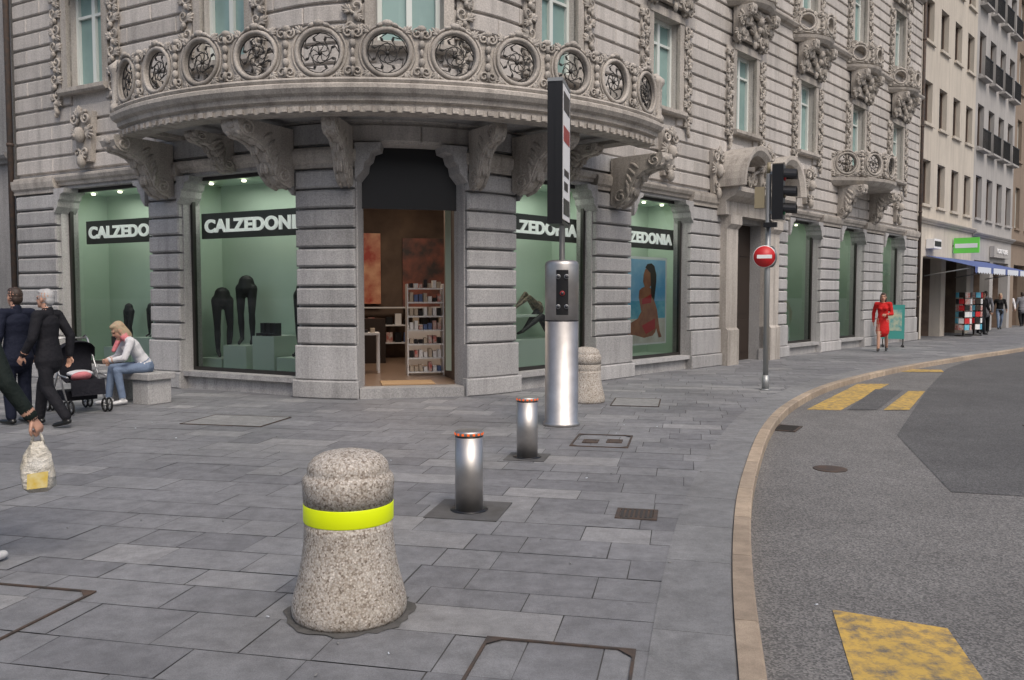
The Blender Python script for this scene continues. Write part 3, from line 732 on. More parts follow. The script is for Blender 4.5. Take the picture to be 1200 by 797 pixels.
pv.add([(p.x,p.y,-.006) for p in outer]+[(58,130,-.006),(-120,130,-.006),(-120,-14,-.006)],[tuple(range(304))],M_joint)
ang=rad(-12); U=Vector((math.cos(ang),math.sin(ang))); V=Vector((-U.y,U.x))
IB=[KM(TOT*i/500,.50,0) for i in range(501)]; kd=kdtree.KDTree(501)
for i,p in enumerate(IB): kd.insert(p,i)
kd.balance()
v=-14.0; rs=random.Random(11)
while v<50:
    h=rs.choice([.26,.30,.34,.34,.40]); u=-30+rs.random()
    while u<46:
        l=rs.choice([.35,.45,.55,.6,.7,.8]); cc=U*(u+l/2)+V*(v+h/2)
        if cc.y>-13 and cc.y<48:
            q=cc-I0
            if not (q.dot(NL)<-1.2 and q.dot(NR)<-1.2):
                gp=.003
                jj=lambda: rs.uniform(-.002,.002)
                poly=[U*(u+gp+jj())+V*(v+gp+jj()),U*(u+l-gp+jj())+V*(v+gp+jj()),U*(u+l-gp+jj())+V*(v+h-gp+jj()),U*(u+gp+jj())+V*(v+h-gp+jj())]
                co,ix,di=kd.find(Vector((cc.x,cc.y,0)))
                ix=min(max(ix,1),499); t=(IB[ix+1]-IB[ix-1]); t=Vector((t.x,t.y)).normalized(); nl=Vector((-t.y,t.x)); b0=Vector((co.x,co.y))
                out=[]
                for a,b in zip(poly,poly[1:]+poly[:1]):
                    da=(a-b0).dot(nl); db=(b-b0).dot(nl)
                    if da>=0: out.append(a)
                    if (da>=0)!=(db>=0): out.append(a+(b-a)*(da/(da-db)))
                if di<1.5: poly=out
                elif (cc-b0).dot(nl)<0: poly=[]
                if len(poly)>2:
                    zt=rs.uniform(-.0015,.0015); pv.add([(p.x,p.y,zt) for p in poly],[tuple(range(len(poly)))],M_pave)
        u+=l
    v+=h
def strip(a,b,o0,o1,z,mat):
    k=max(1,int((b-a)/.25)); ss=[a+(b-a)*i/k for i in range(k+1)]
    vs=[];fs=[]
    for x in ss:
        vs+= [KM(x,o0,-.101),KM(x,o0,z-.012),KM(x,o0+.012,z),KM(x,o1,z),KM(x,o1,-.02)]
    for j in range(k):
        for i in range(4): fs.append((j*5+i,j*5+i+1,(j+1)*5+i+1,(j+1)*5+i))
    fs.append((0,1,2,3,4)); fs.append(tuple(k*5+i for i in range(5)))
    pv.add(vs,fs,mat)
s=.01
while s<TOT-2:
    l=rs.uniform(.8,1.2); strip(s,s+l-.007,0,.115,.006,M_kerb); s+=l
s=.01
while s<TOT-2:
    l=rs.uniform(.6,1.1); strip(s,s+l-.006,.12,.50,.004,M_border); s+=l
pv.obj('pavement',recalc=True)
rmk=MB()
def sheet(mb,pts,z,mat): mb.add([(x,y,z) for x,y in pts],[tuple(range(len(pts)))],mat)
pa=MB(); sheet(pa,[(3.79,7.09),(5.5,6.6),(9,5.8),(16,5),(30,20),(34,44),(17.3,28.4),(10.06,19.15),(7.6,15.1),(4.67,10.0)],-.096,M_patch); pa.obj('asphalt_patch')
sheet(rmk,[(1.73,4.40),(2.22,4.148),(2.083,3.585),(1.8,2.4),(1.2,2.4),(1.51,3.585)],-.096,M_yel)
sheet(rmk,[(4.38,12.27),(4.85,12.18),(7.22,15.83),(6.62,15.83)],-.096,M_yel)
sheet(rmk,[(5.48,12.18),(5.86,12.18),(7.3,14.6),(7.0,14.6)],-.092,M_yel)
sheet(rmk,[(8.5,18.3),(9.5,18.2),(9.75,18.8),(8.75,18.95)],-.092,M_yel)
sheet(rmk,[(4.95,12.2),(5.4,12.2),(6.95,14.7),(6.55,14.9)],-.092,M_patch)
rmk.obj('road_markings')
def cover(name,c,w,h,z,rot=ang,fill=M_rust,fw=.03,bars=0,open_=False):
    mb=MB(); Mx=Matrix.Translation((c[0],c[1],z))@Matrix.Rotation(rot,4,'Z')
    for a in((-w/2,w/2,h/2-fw,h/2),(-w/2,w/2,-h/2,-h/2+fw),(-w/2,-w/2+fw,-h/2+fw,h/2-fw),(w/2-fw,w/2,-h/2+fw,h/2-fw)): box(mb,a[0],a[1],a[2],a[3],0,.008,M_rust,Mx)
    if not open_: box(mb,-w/2+fw+.004,w/2-fw-.004,-h/2+fw+.004,h/2-fw-.004,0,.006,fill,Mx)
    else:
        for sx in(-1,1):
            for sy in(-1,1): 
                x,y=sx*(w/2-fw),sy*(h/2-fw); mb.add([Mx@Vector((x,y,.007)),Mx@Vector((x-sx*.07,y,.007)),Mx@Vector((x,y-sy*.07,.007))],[(0,1,2)],M_rust)
    for k in range(bars): x=-w/2+fw+(w-2*fw)*(k+.5)/bars; box(mb,x-.008,x+.008,-h/2+fw,h/2-fw,.006,.011,M_dark,Mx)
    mb.obj(name)
cover('manhole_frame',(.13,3.30),.69,.88,.002,open_=True,fw=.014)
cover('manhole_frame',(-2.88,4.02),1.1,1.0,.002,open_=True,fw=.014)
cover('manhole_cover',(.99,9.04),.62,.78,.002,open_=True,fw=.02)
for dx in(-.13,.13): cover('access_lid',(.99+dx,9.0),.17,.2,.003)
cover('drain_grate',(.91,5.98),.30,.28,.002,bars=7)
cover('drain_grate',(3.50,10.5),.5,.3,-.095,bars=9,rot=rad(60))
cover('manhole_cover',(6.9,10.3),.7,.7,-.092,fill=mk('cover_grey',(.12,.115,.11),.7))
M_lcov=paving('cover_stone',(.27,.27,.265),.05)
cover('manhole_cover',(-3.5,10.5),1.1,.8,.003,fill=M_lcov,fw=.015); cover('manhole_cover',(1.85,12.3),.7,.9,.003,fill=M_lcov,fw=.015)
mb=MB(); revolve(mb,[(.16,0),(.16,.006),(.15,.008)],M_rust,Matrix.Translation((3.11,8.04,-.099)),24); mb.obj('round_manhole_cover')
# small litter: cigarette ends and paper scraps
mb=MB(); rl=random.Random(21)
for k in range(70):
    x=rl.uniform(-5,2.6); y=rl.uniform(3,12); onr= x>.25*y+.35; z=-.094 if onr else .006
    a=rl.uniform(0,6.28); l=rl.uniform(.012,.022); cyl(mb,(x,y,z+.002),(x+l*math.cos(a),y+l*math.sin(a),z+.002),.0035,M_lcov if k%3 else Maw,6)
mb.obj('litter')
# ---------------- street furniture
def stone_bollard(x,y,band=True):
    mb=MB(); Mx=ID
    pr=[(.275,0),(.285,.02),(.287,.05),(.283,.085),(.268,.14),(.25,.21),(.234,.29),(.224,.37),(.22,.44),(.2205,.48)]
    pr2=[(.2215,.48),(.2235,.484),(.2235,.566),(.2215,.57)]
    pr3=[(.222,.57),(.226,.64),(.228,.672),(.224,.694),(.212,.708),(.204,.714),(.202,.728),(.202,.742),(.194,.765),(.172,.79),(.135,.81),(.08,.823),(.03,.827),(.005,.8275)]
    revolve(mb,pr,M_agg,Mx,48); revolve(mb,pr2,M_band if band else M_agg,Mx,48); revolve(mb,pr3,M_agg,Mx,48)
    o=mb.obj('concrete_bollard'); o.location=(x,y,0)
stone_bollard(-.82,4.12); stone_bollard(1.11,12.4,False)
# dark worn patch around the bollard foot
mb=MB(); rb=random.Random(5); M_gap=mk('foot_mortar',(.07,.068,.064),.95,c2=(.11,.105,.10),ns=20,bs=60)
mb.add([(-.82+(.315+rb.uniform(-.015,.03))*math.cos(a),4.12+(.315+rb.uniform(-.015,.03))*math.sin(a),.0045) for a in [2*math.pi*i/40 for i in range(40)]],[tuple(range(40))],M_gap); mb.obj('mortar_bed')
def steel_bollard(x,y,plate=True):
    mb=MB()
    revolve(mb,[(.104,0),(.104,.555)],M_steel,n=32); revolve(mb,[(.1035,.555),(.1035,.568)],M_black); revolve(mb,[(.105,.568),(.105,.592),(.098,.6),(.09,.602),(.02,.603)],M_steel,n=32)
    for i in range(16):
        a=2*math.pi*i/16; box(mb,.1045,.108,-.009,.009,.572,.588,M_orange,Matrix.Rotation(a,4,'Z'))
    Mx=Matrix.Rotation(ang,4,'Z'); q=.27 if plate else .2
    box(mb,-q,q,-q,q,.002,.008,M_plate,Mx); revolve(mb,[(.14,.008),(.14,.013)],M_black)
    o=mb.obj('steel_bollard'); o.location=(x,y,0)
steel_bollard(-.318,6.10); steel_bollard(.15,8.12,False)
mb=MB()
revolve(mb,[(.225,0),(.225,.04),(.205,.05),(.205,1.28)],M_steel,n=40); revolve(mb,[(.202,1.28),(.202,1.295)],M_black,n=40)
revolve(mb,[(.205,1.295),(.205,1.97),(.195,2.0),(.16,2.02),(.02,2.025)],M_steel,n=40)
fa=math.atan2(-10,-.4)
vs=[];k=8
for i in range(k+1):
    a=fa-.36+.72*i/k
    for z in(1.36,1.9): vs.append((.208*math.cos(a),.208*math.sin(a),z))
mb.add(vs,[(2*i,2*i+2,2*i+3,2*i+1) for i in range(k)],M_black)
d=Vector((math.cos(fa),math.sin(fa),0)); lat=Vector((-d.y,d.x,0))
M_lred=mk('red_lens',(.35,.03,.03),.3); M_lens=mk('dark_lens',(.03,.03,.035),.15)
for z,r,mt in((1.82,.03,M_pole),(1.62,.03,M_lred),(1.46,.028,M_pole)):
    for o_ in((-.05,.05) if z!=1.62 else (0,)):
        p=d*.2+lat*o_+Vector((0,0,z)); cyl(mb,p,p+d*.016,r,mt,16); cyl(mb,p+d*.016,p+d*.019,r*.7,M_lens,12)
tube(mb,[(0,0,2.02),(0,0,4.0)],.035,M_pole,12)
Mx=Matrix.Rotation(ang,4,'Z')
box(mb,-.13,.0-.036,-.32,.32,2.48,4.1,M_black,Mx); 
box(mb,-.13-.0,.05,-.33,.33,2.44,2.48,M_black,Mx); box(mb,-.13,.05,-.33,.33,4.1,4.14,M_pole,Mx); box(mb,-.036,.05,.28,.33,2.48,4.1,M_black,Mx); box(mb,-.036,.05,-.33,-.30,2.48,4.1,M_black,Mx)
box(mb,.036,.052,-.299,.279,2.5,4.08,M_white,Mx)
for a,b,z0,z1,mt in((-.25,.23,3.78,4.0,M_black),(-.25,.23,3.42,3.6,M_lred),(-.25,.23,2.56,2.75,M_black),(-.2,.1,2.85,2.95,M_black),(-.2,.18,3.02,3.1,M_black)):
    box(mb,.0525,.056,a,b,z0,z1,mt,Mx)
ob=mb.obj('access_control_column'); ob.location=(.61,10.17,0)
# traffic signal pole
mb=MB(); M_tyel=mk('signal_yellow',(.26,.22,.14),.5)
cyl(mb,(0,0,0),(0,0,3.62),.045,M_pole,16); cyl(mb,(0,0,0),(0,0,.25),.06,M_pole,16); revolve(mb,[(.09,0),(.09,.02)],M_pole)
Mx=Matrix.Rotation(rad(-25),4,'Z')
box(mb,.07,.25,-.13,.13,2.85,3.75,M_black,Mx)
for z,mt in((3.58,M_red),(3.3,M_tyel),(3.02,mk('signal_green',(.02,.2,.1),.3))):
    c=Mx@Vector((.25,0,z)); dx=Mx.to_3x3()@Vector((1,0,0)); cyl(mb,c,c+dx*.02,.095,mt,20)
    vs=[];fs=[]
    for i in range(13):
        a=math.pi*(-.15+1.3*i/12)
        for xx,r in((.25,.11),(.45,.11),(.45,.103),(.25,.103)): vs.append(Mx@Vector((xx,r*math.cos(a),z+r*math.sin(a)-(.02 if xx>.3 else 0))))
    for i in range(12):
        for j in range(4): fs.append((i*4+j,i*4+(j+1)%4,(i+1)*4+(j+1)%4,(i+1)*4+j))
    mb.add(vs,fs,M_black)
for z in(2.95,3.6): box(mb,.03,.07,-.03,.03,z,z+.05,M_pole,Mx)
box(mb,-.22,-.06,-.06,.06,3.05,3.4,M_tyel,Matrix.Rotation(rad(-20),4,'Z')); box(mb,-.05,.16,-.16,-.06,2.72,2.8,M_black,Mx)
cyl(mb,(0,0,3.62),(.0,0,3.8),.03,M_tyel)
dd=Vector((-.25,-1,0)).normalized(); ll=Vector((-dd.y,dd.x,0))
c=Vector((-.07,-.06,2.24))
cyl(mb,c,c+dd*.012,.185,M_white,32); cyl(mb,c+dd*.012,c+dd*.016,.175,M_red,32)
Ms=Matrix(((ll.x,dd.x,0,c.x),(ll.y,dd.y,0,c.y),(0,0,1,c.z),(0,0,0,1))); box(mb,-.12,.12,.0165,.02,-.03,.03,M_white,Ms)
d2=Vector((1,.25,0)).normalized(); c2=Vector((.06,.02,2.24)); cyl(mb,c2,c2+d2*.012,.18,M_pole,28)
ob=mb.obj('traffic_signal_pole'); ob.location=(4.28,13.97,0)
mb=MB(); bx=Matrix.Translation((-5.66,12.42,0))@Matrix.Rotation(math.atan2(TL.y,TL.x),4,'Z')
box(mb,-.6,.6,-.24,.24,.36,.46,M_pier,bx); box(mb,-.5,-.25,-.2,.2,0,.359,M_pier,bx); box(mb,.2,.55,-.2,.2,0,.359,M_pier,bx)
mb.obj('stone_bench',bevel=.012)
mb=MB(); Mteal=mk('teal_panel',(.05,.28,.25),.5); mm=Matrix.Translation((11.75,25.6,0))@Matrix.Rotation(rad(-20),4,'Z')
box(mb,-.32,.32,-.03,.03,.25,1.3,Mteal,mm); box(mb,-.24,.24,-.035,-.031,.5,1.15,mk('board_print',(.5,.5,.35),.5,c2=(.1,.3,.3),ns=6),mm); box(mb,-.3,-.26,-.25,.25,0,.06,M_iron,mm); box(mb,.26,.3,-.25,.25,0,.06,M_iron,mm); box(mb,-.3,-.27,-.02,.02,.06,.249,M_iron,mm); box(mb,.27,.3,-.02,.02,.06,.249,M_iron,mm)
mb.obj('advertising_board')
for (x,y) in((17.5,32.2),(18.3,32.9)):
    mb=MB(); cyl(mb,(0,0,0),(0,0,1.7),.03,M_iron); revolve(mb,[(.3,0),(.3,.04)],M_iron)
    for z in(.25,.5,.75,1.0,1.25,1.5):
        for i in range(8):
            box(mb,.24,.27,-.09,.09,z,z+.2,random.choice([Mg,M_red,M_white,Msea,M_black,M_wood]),Matrix.Rotation(i*math.pi/4,4,'Z'))
    o=mb.obj('postcard_rack'); o.location=(x,y,0)
# ---------------- people
def caps(mb,p0,p1,r0,r1,mat,side=None,flat=1.0,n=14):
    p0=Vector(p0);p1=Vector(p1);d=p1-p0;L=d.length
    if L<1e-6: d=Vector((0,0,1));L=1e-4
    d=d/L
    u=Vector(side) if side is not None else d.orthogonal(); u=(u-d*u.dot(d)).normalized(); w=d.cross(u)
    rings=[]
    for a in(80,55,28): rings.append((p0-d*r0*math.sin(rad(a))*min(1,flat+.2),r0*math.cos(rad(a))))
    k=max(2,int(L/.04))
    for i in range(k+1): t=i/k; rings.append((p0+d*L*t,r0+(r1-r0)*t))
    for a in(28,55,80): rings.append((p1+d*r1*math.sin(rad(a))*min(1,flat+.2),r1*math.cos(rad(a))))
    vs=[];fs=[]
    for c,r in rings:
        for i in range(n): a=2*math.pi*i/n; vs.append(c+u*(r*math.cos(a))+w*(r*flat*math.sin(a)))
    for j in range(len(rings)-1):
        for i in range(n): fs.append((j*n+i,j*n+(i+1)%n,(j+1)*n+(i+1)%n,(j+1)*n+i))
    fs.append(tuple(range(n))[::-1]); fs.append(tuple((len(rings)-1)*n+i for i in range(n)))
    mb.add(vs,fs,mat)
def cm(n,c,r=.8):
    return mk(n,c,r,bs=9,bst=.9,bd=.03,spec=.2)
SK=mk('skin',(.48,.27,.19),.5); EY=mk('eye',(.03,.02,.02),.2); LP=mk('lips',(.38,.13,.11),.5)
def hand(mb,w,d,pn,side,curl=.5,mat=SK):
    w=Vector(w);d=Vector(d).normalized();pn=Vector(pn);pn=(pn-d*pn.dot(d)).normalized();lat=d.cross(pn)
    caps(mb,w,w+d*.07,.03,.038,mat,lat,.42,12)
    for i,l in enumerate((.066,.076,.07,.054)):
        b=w+d*.088+lat*side*(.029-.0193*i); dr=(d*math.cos(curl*.5)+pn*math.sin(curl*.5)); d2=(d*math.cos(curl*1.5)+pn*math.sin(curl*1.5))
        caps(mb,b-d*.01,b+dr*l*.5,.0092,.0086,mat,n=8); caps(mb,b+dr*l*.5,b+dr*l*.5+d2*l*.5,.0086,.007,mat,n=8)
    b=w+d*.025+lat*side*.03; t1=b+(d*.65+lat*side*.7+pn*.2).normalized()*.045; caps(mb,b,t1,.013,.011,mat,n=8); caps(mb,t1,t1+(d*.9+lat*side*.1+pn*.4).normalized()*.032,.011,.008,mat,n=8)
def person(name,loc,yaw,J,C,h=1.72,vox=.008,hair='short',female=False,skirt=0,jacket=True,extra=None):
    mb=MB()
    D=dict(pel=(0,0,.94),ch=(0,.01,1.30),nb=(0,.0,1.46),hd=(0,.03,1.615),look=(0,1,0),
      shR=(.185,0,1.41),elR=(.25,-.04,1.13),wrR=(.25,.06,.88),shL=(-.185,0,1.41),elL=(-.25,-.04,1.13),wrL=(-.25,.06,.88),
      hipR=(.09,0,.92),knR=(.1,.03,.5),anR=(.1,0,.09),toR=(.12,.17,.03),hipL=(-.09,0,.92),knL=(-.1,.03,.5),anL=(-.1,0,.09),toL=(-.12,.17,.03),curl=.6,tw=0)
    D.update(J); V3={a:Vector(b) for a,b in D.items() if isinstance(b,tuple)}
    g=.9 if female else 1.0; top,bot,shoe,hr_=C['top'],C['bottom'],C['shoe'],C['hair']; sk=C.get('skin',SK)
    X=(V3['shR']-V3['shL']).normalized(); XH=(V3['hipR']-V3['hipL']).normalized()
    P,Cc,NB=V3['pel'],V3['ch'],V3['nb']; wst=P.lerp(Cc,.45); jk=1.06 if jacket else 1
    caps(mb,P,P+(P-wst)*.05,.165*g,.16*g,bot,XH,.72,20)
    caps(mb,P.lerp(wst,.4),wst,.155*g*jk,.142*g*jk,top,XH,.72,20); caps(mb,wst,Cc,.142*g*jk,.172*g*jk,top,X,.66,20); caps(mb,Cc,Cc.lerp(NB,.55),.168*g*jk,.12*g*jk,top,X,.62,20)
    if female:
        f=Vector((0,1,0))
        for s_ in(-1,1): caps(mb,Cc+X*.07*s_+f*.07-Vector((0,0,.02)),Cc+X*.07*s_+f*.085-Vector((0,0,.03)),.06,.055,top)
    if jacket: caps(mb,P,P+(P-wst)*.6,.18*g,.2*g,top,XH,.74,20)
    if skirt: 
        kn=(V3['knR']+V3['knL'])/2; caps(mb,P,P.lerp(kn,skirt),.17*g,.21*g,top if C.get('dress') else bot,XH,.8,20)
    for s_ in'RL':
        sh,el,wr=V3['sh'+s_],V3['el'+s_],V3['wr'+s_]
        caps(mb,NB.lerp(sh,.35)-Vector((0,0,.03)),sh,.066*g,.068*g,top); caps(mb,sh,el,.066*g*jk,.054*g*jk,top); 
        fm=sk if C.get('shortsleeve') else top
        caps(mb,el,el.lerp(wr,.93),.054*g*jk if fm is top else .042*g,.043*g*jk if fm is top else .028,fm); caps(mb,el.lerp(wr,.8),wr,.028,.026,sk)
        d=(wr-el).normalized(); pn=(-X if s_=='R' else X)
        hand(mb,wr,d,pn,(-1 if s_=='R' else 1),D['curl'],sk)
        hp,kn,an,to=V3['hip'+s_],V3['kn'+s_],V3['an'+s_],V3['to'+s_]
        lm=C.get('leg',bot); fl=1.0 if lm is bot else .85; tr_=1.12 if (lm is bot and not female) else 1.0
        caps(mb,hp,kn,.094*g,.068*g*fl*tr_,lm); caps(mb,kn,an+Vector((0,0,.02)),.068*g*fl*tr_,.052*g*fl*tr_*1.05,lm)
        fd=(to-an); fd.z=0; fd.normalize()
        caps(mb,an-Vector((0,0,.045))-fd*.03,to+Vector((0,0,.008)),.042,.034,shoe,Vector((-fd.y,fd.x,0)),.8)
        caps(mb,an,an-Vector((0,0,.03)),.042,.042,shoe)
    hd=V3['hd']; caps(mb,NB-Vector((0,0,.03)),NB.lerp(hd,.6),.058*g,.052*g,sk)
    if jacket and not female: caps(mb,NB+Vector((0,-.005,-.03)),NB+Vector((0,-.01,.01)),.07,.064,top)
    lk=V3['look'].normalized(); up=(hd-NB).normalized(); up=(up-lk*up.dot(lk)).normalized(); rx=lk.cross(up)
    HM=Matrix(((rx.x,lk.x,up.x,hd.x),(rx.y,lk.y,up.y,hd.y),(rx.z,lk.z,up.z,hd.z),(0,0,0,1)))
    def E(c,r,m,rot=None): lump(mb,c,r,m,rot,None,14,9,HM)
    E((0,-.012,.02),(.074,.094,.1),sk); E((0,.028,-.045),(.058,.066,.075),sk); E((0,.07,-.09),(.03,.025,.025),sk)
    E((0,.098,-.022),(.014,.02,.018),sk); E((0,.09,.0),(.01,.014,.032),sk); E((0,.078,.03),(.05,.018,.012),sk)
    for s_ in(-1,1): E((s_*.075,-.005,-.012),(.012,.02,.032),sk); E((s_*.03,.083,.01),(.012,.009,.007),EY); E((s_*.032,.086,.03),(.017,.008,.005),hr_)
    E((0,.09,-.06),(.024,.012,.009),LP)
    E((0,-.03,.036),(.084,.094,.094),hr_); E((0,.02,.085),(.065,.06,.04),hr_); E((0,-.07,-.02),(.07,.05,.07),hr_)
    if hair=='long':
        E((0,-.07,-.08),(.08,.05,.13),hr_); 
        for s_ in(-1,1): E((s_*.07,-.02,-.05),(.025,.05,.11),hr_)
    if extra: extra(mb,V3,HM)
    src=mb; kd=kdtree.KDTree(len(src.v)); vm=[0]*len(src.v)
    for f,m in zip(src.f,src.m):
        for i in f: vm[i]=m
    for i,p in enumerate(src.v): kd.insert(p,i)
    kd.balance()
    o=mb.obj('tmp'); md=o.modifiers.new('r','REMESH'); md.mode='VOXEL'; md.voxel_size=vox; md.adaptivity=0
    sm=o.modifiers.new('s','SMOOTH'); sm.factor=.5; sm.iterations=2
    bpy.context.view_layer.update(); me=bpy.data.meshes.new_from_object(o.evaluated_get(bpy.context.evaluated_depsgraph_get())); bpy.data.objects.remove(o)
    me.materials.clear()
    for m in src.mats: me.materials.append(m)
    vco=[vm[kd.find(v.co)[1]] for v in me.vertices]
    me.polygons.foreach_set('material_index',[vco[p.vertices[0]] for p in me.polygons]); me.polygons.foreach_set('use_smooth',[True]*len(me.polygons)); me.update()
    ob=bpy.data.objects.new(name,me); scene.collection.objects.link(ob); s=h/1.735
    ob.location=loc; ob.rotation_euler=(0,0,yaw); ob.scale=(s,s,s); return ob
def yawto(dx,dy): return math.atan2(dy,dx)-math.pi/2
navy=cm('navy_suit',(.012,.015,.03)); char=cm('charcoal_suit',(.016,.016,.02)); blk=cm('black_cloth',(.01,.01,.011)); shoeb=mk('black_leather',(.01,.01,.01),.3)
hbrown=mk('brown_hair',(.04,.025,.018),.6,bs=80,bst=.8); hwhite=mk('white_hair',(.42,.42,.42),.6,bs=80,bst=.8); hblond=mk('blond_hair',(.36,.28,.18),.6,bs=80,bst=.8)
wht=cm('white_jacket',(.62,.62,.64)); jean=cm('jeans',(.16,.21,.30)); redc=cm('red_dress',(.5,.02,.02)); pink=cm('pink_scarf',(.6,.2,.22)); greenc=cm('dark_green_coat',(.012,.018,.016))
gray=cm('grey_shirt',(.2,.2,.22)); shirtw=cm('white_shirt',(.7,.7,.72)); wshoe=mk('white_shoe',(.6,.6,.6),.5)
walk=dict(hipR=(.09,0,.92),knR=(.1,.16,.52),anR=(.1,.22,.1),toR=(.11,.38,.04),hipL=(-.09,0,.92),knL=(-.1,-.04,.5),anL=(-.1,-.28,.13),toL=(-.1,-.13,.03),
   elR=(.26,-.12,1.14),wrR=(.26,-.1,.88),elL=(-.26,.02,1.13),wrL=(-.25,.16,.92))
def collar(mb,V,H):
    caps(mb,V['nb']+Vector((0,.055,-.05)),V['nb']+Vector((0,.125,-.16)),.03,.012,shirtw,(1,0,0),.5)
person('man_in_suit',(-6.12,10.25,0),yawto(-.9,.5),{},dict(top=navy,bottom=navy,shoe=shoeb,hair=hbrown),1.69,extra=collar)
person('man_in_suit',(-5.62,10.05,0),yawto(-1,.12),walk,dict(top=char,bottom=char,shoe=shoeb,hair=hwhite),1.67,extra=collar)
def scarf(mb,V,H):
    caps(mb,V['nb']+Vector((-.06,.03,.0)),V['nb']+Vector((.06,.03,0)),.06,.06,pink); caps(mb,V['nb']+Vector((.03,.08,-.03)),V['nb']+Vector((.04,.16,-.2)),.04,.03,pink)
sit=dict(pel=(0,0,.57),ch=(0,.18,.86),nb=(0,.27,1.0),hd=(0,.37,1.1),look=(.0,1,-.75),shR=(.17,.24,.94),shL=(-.17,.24,.94),
  elR=(.21,.34,.7),wrR=(.1,.5,.66),elL=(-.21,.34,.7),wrL=(-.08,.5,.66),hipR=(.09,.03,.54),hipL=(-.09,.03,.54),knR=(.11,.44,.54),knL=(-.1,.42,.52),anR=(.1,.5,.1),anL=(-.12,.36,.1),toR=(.12,.66,.03),toL=(-.14,.52,.03),curl=1.2)
person('seated_woman',(-5.44,12.30,0),yawto(-.78,-.6),sit,dict(top=wht,bottom=jean,shoe=wshoe,hair=hblond),1.72,hair='long',female=True,jacket=False,extra=scarf)
bagpose=dict(elR=(.3,.0,1.14),wrR=(.40,.08,.92),curl=1.9)
person('woman_with_bag',(-3.20,4.78,0),yawto(.05,1),bagpose,dict(top=greenc,bottom=blk,shoe=wshoe,hair=hbrown),1.66,vox=.006,hair='long',female=True)
person('woman_in_red',(10.45,23.4,0),yawto(-.5,-1),dict(walk,**{'wrL':(-.1,.22,1.1),'elL':(-.24,.03,1.12)}),dict(top=redc,bottom=redc,shoe=shoeb,hair=hbrown,leg=SK,dress=True),1.66,vox=.011,hair='long',female=True,skirt=.75)
person('pedestrian',(18.9,33.4,0),yawto(.3,-1),walk,dict(top=blk,bottom=char,shoe=shoeb,hair=hbrown),1.72,vox=.014)
person('pedestrian',(19.7,34.6,0),yawto(.6,1),walk,dict(top=gray,bottom=blk,shoe=shoeb,hair=hbrown),1.76,vox=.014)
person('pedestrian',(22.6,38.5,0),yawto(-.3,-1),walk,dict(top=blk,bottom=jean,shoe=shoeb,hair=hblond),1.68,vox=.015,female=True,hair='long')
person('pedestrian',(24.8,41.5,0),yawto(-.3,-1),walk,dict(top=shirtw,bottom=jean,shoe=shoeb,hair=hbrown),1.7,vox=.015,female=True)
person('pedestrian',(25.9,42.2,0),yawto(.3,1),walk,dict(top=gray,bottom=blk,shoe=shoeb,hair=hbrown),1.75,vox=.015)
# plastic bag
mb=MB(); Mbag=mk('plastic_bag',(.62,.6,.55),.35,c2=(.55,.5,.4),ns=8,bs=22,bst=1,bd=.03); Mby=mk('bag_yellow',(.65,.45,.05),.4,c2=(.7,.6,.3),ns=18)
n=24; vs=[];fs=[]
lv=[(.0,.055,.03),(.03,.085,.06),(.10,.088,.062),(.16,.082,.055),(.22,.07,.045),(.27,.045,.03),(.30,.03,.015)]
rb=random.Random(4)
for z,a,b in lv:
    for i in range(n):
        t=2*math.pi*i/n; w=1+.1*math.sin(t*5+z*20)+rb.uniform(-.06,.06); vs.append((a*w*math.copysign(abs(math.cos(t))**.7,math.cos(t)),b*w*math.sin(t),z))
for j in range(len(lv)-1):
    for i in range(n): fs.append((j*n+i,j*n+(i+1)%n,(j+1)*n+(i+1)%n,(j+1)*n+i))
fs.append(tuple(range(n))[::-1]); mb.add(vs,fs,Mbag,True)
for s_ in(-1,1): tube(mb,[(s_*.03,0,.28),(s_*.022,0,.33),(s_*.008,0,.36),(0,0,.365)],[.012,.008,.006,.006],Mbag,6)
mb.add([(x,-.0735,z) for x,z in((-.055,.03),(.05,.035),(.058,.13),(-.05,.12))],[(0,1,2,3)],Mby)
o=mb.obj('plastic_shopping_bag'); o.location=(-2.80,4.86,.44); o.rotation_euler=(0,0,rad(25))
# stroller
mb=MB(); Mfab=cm('stroller_fabric',(.015,.015,.02)); Mal=mk('aluminium',(.5,.5,.5),.35,.9); Mrub=mk('rubber',(.015,.015,.015),.8)
for x in(-.25,.25):
    tube(mb,[(x,-.35,1.02),(x,-.28,.98),(x,.28,.12)],.013,Mal); tube(mb,[(x,-.32,.12),(x,.02,.62)],.013,Mal); tube(mb,[(x,.05,.52),(x,.3,.5)],.012,Mal)
    for y in(.3,-.34):
        for dx in(-.03,.03):
            c=(x+dx,y,.1); tube(mb,[(c[0],y+.085*math.cos(a),.1+.085*math.sin(a)) for a in [2*math.pi*i/16 for i in range(16)]],.014,Mrub,6,closed=True)
            for q in range(5): a=2*math.pi*q/5; tube(mb,[c,(c[0],y+.08*math.cos(a),.1+.08*math.sin(a))],.006,Mal,5)
        tube(mb,[(x-.05,y,.1),(x+.05,y,.1)],.01,Mal)
    tube(mb,[(x,-.35,1.02),(x,-.42,1.0)],.02,Mrub)
tube(mb,[(-.25,-.33,1.0),(.25,-.33,1.0)],.012,Mal); tube(mb,[(-.25,-.3,.16),(.25,-.3,.16)],.01,Mal)
seat=[(-.12,.92),(-.1,.5),(.16,.42),(.3,.46),(.34,.25)]
for (y0,z0),(y1,z1) in zip(seat,seat[1:]): box(mb,-.22,.22,0,1,0,.03,Mfab,Matrix(((1,0,0,0),(0,y1-y0,-(z1-z0),y0),(0,z1-z0,y1-y0,z0),(0,0,0,1))))
vs=[];fs=[]
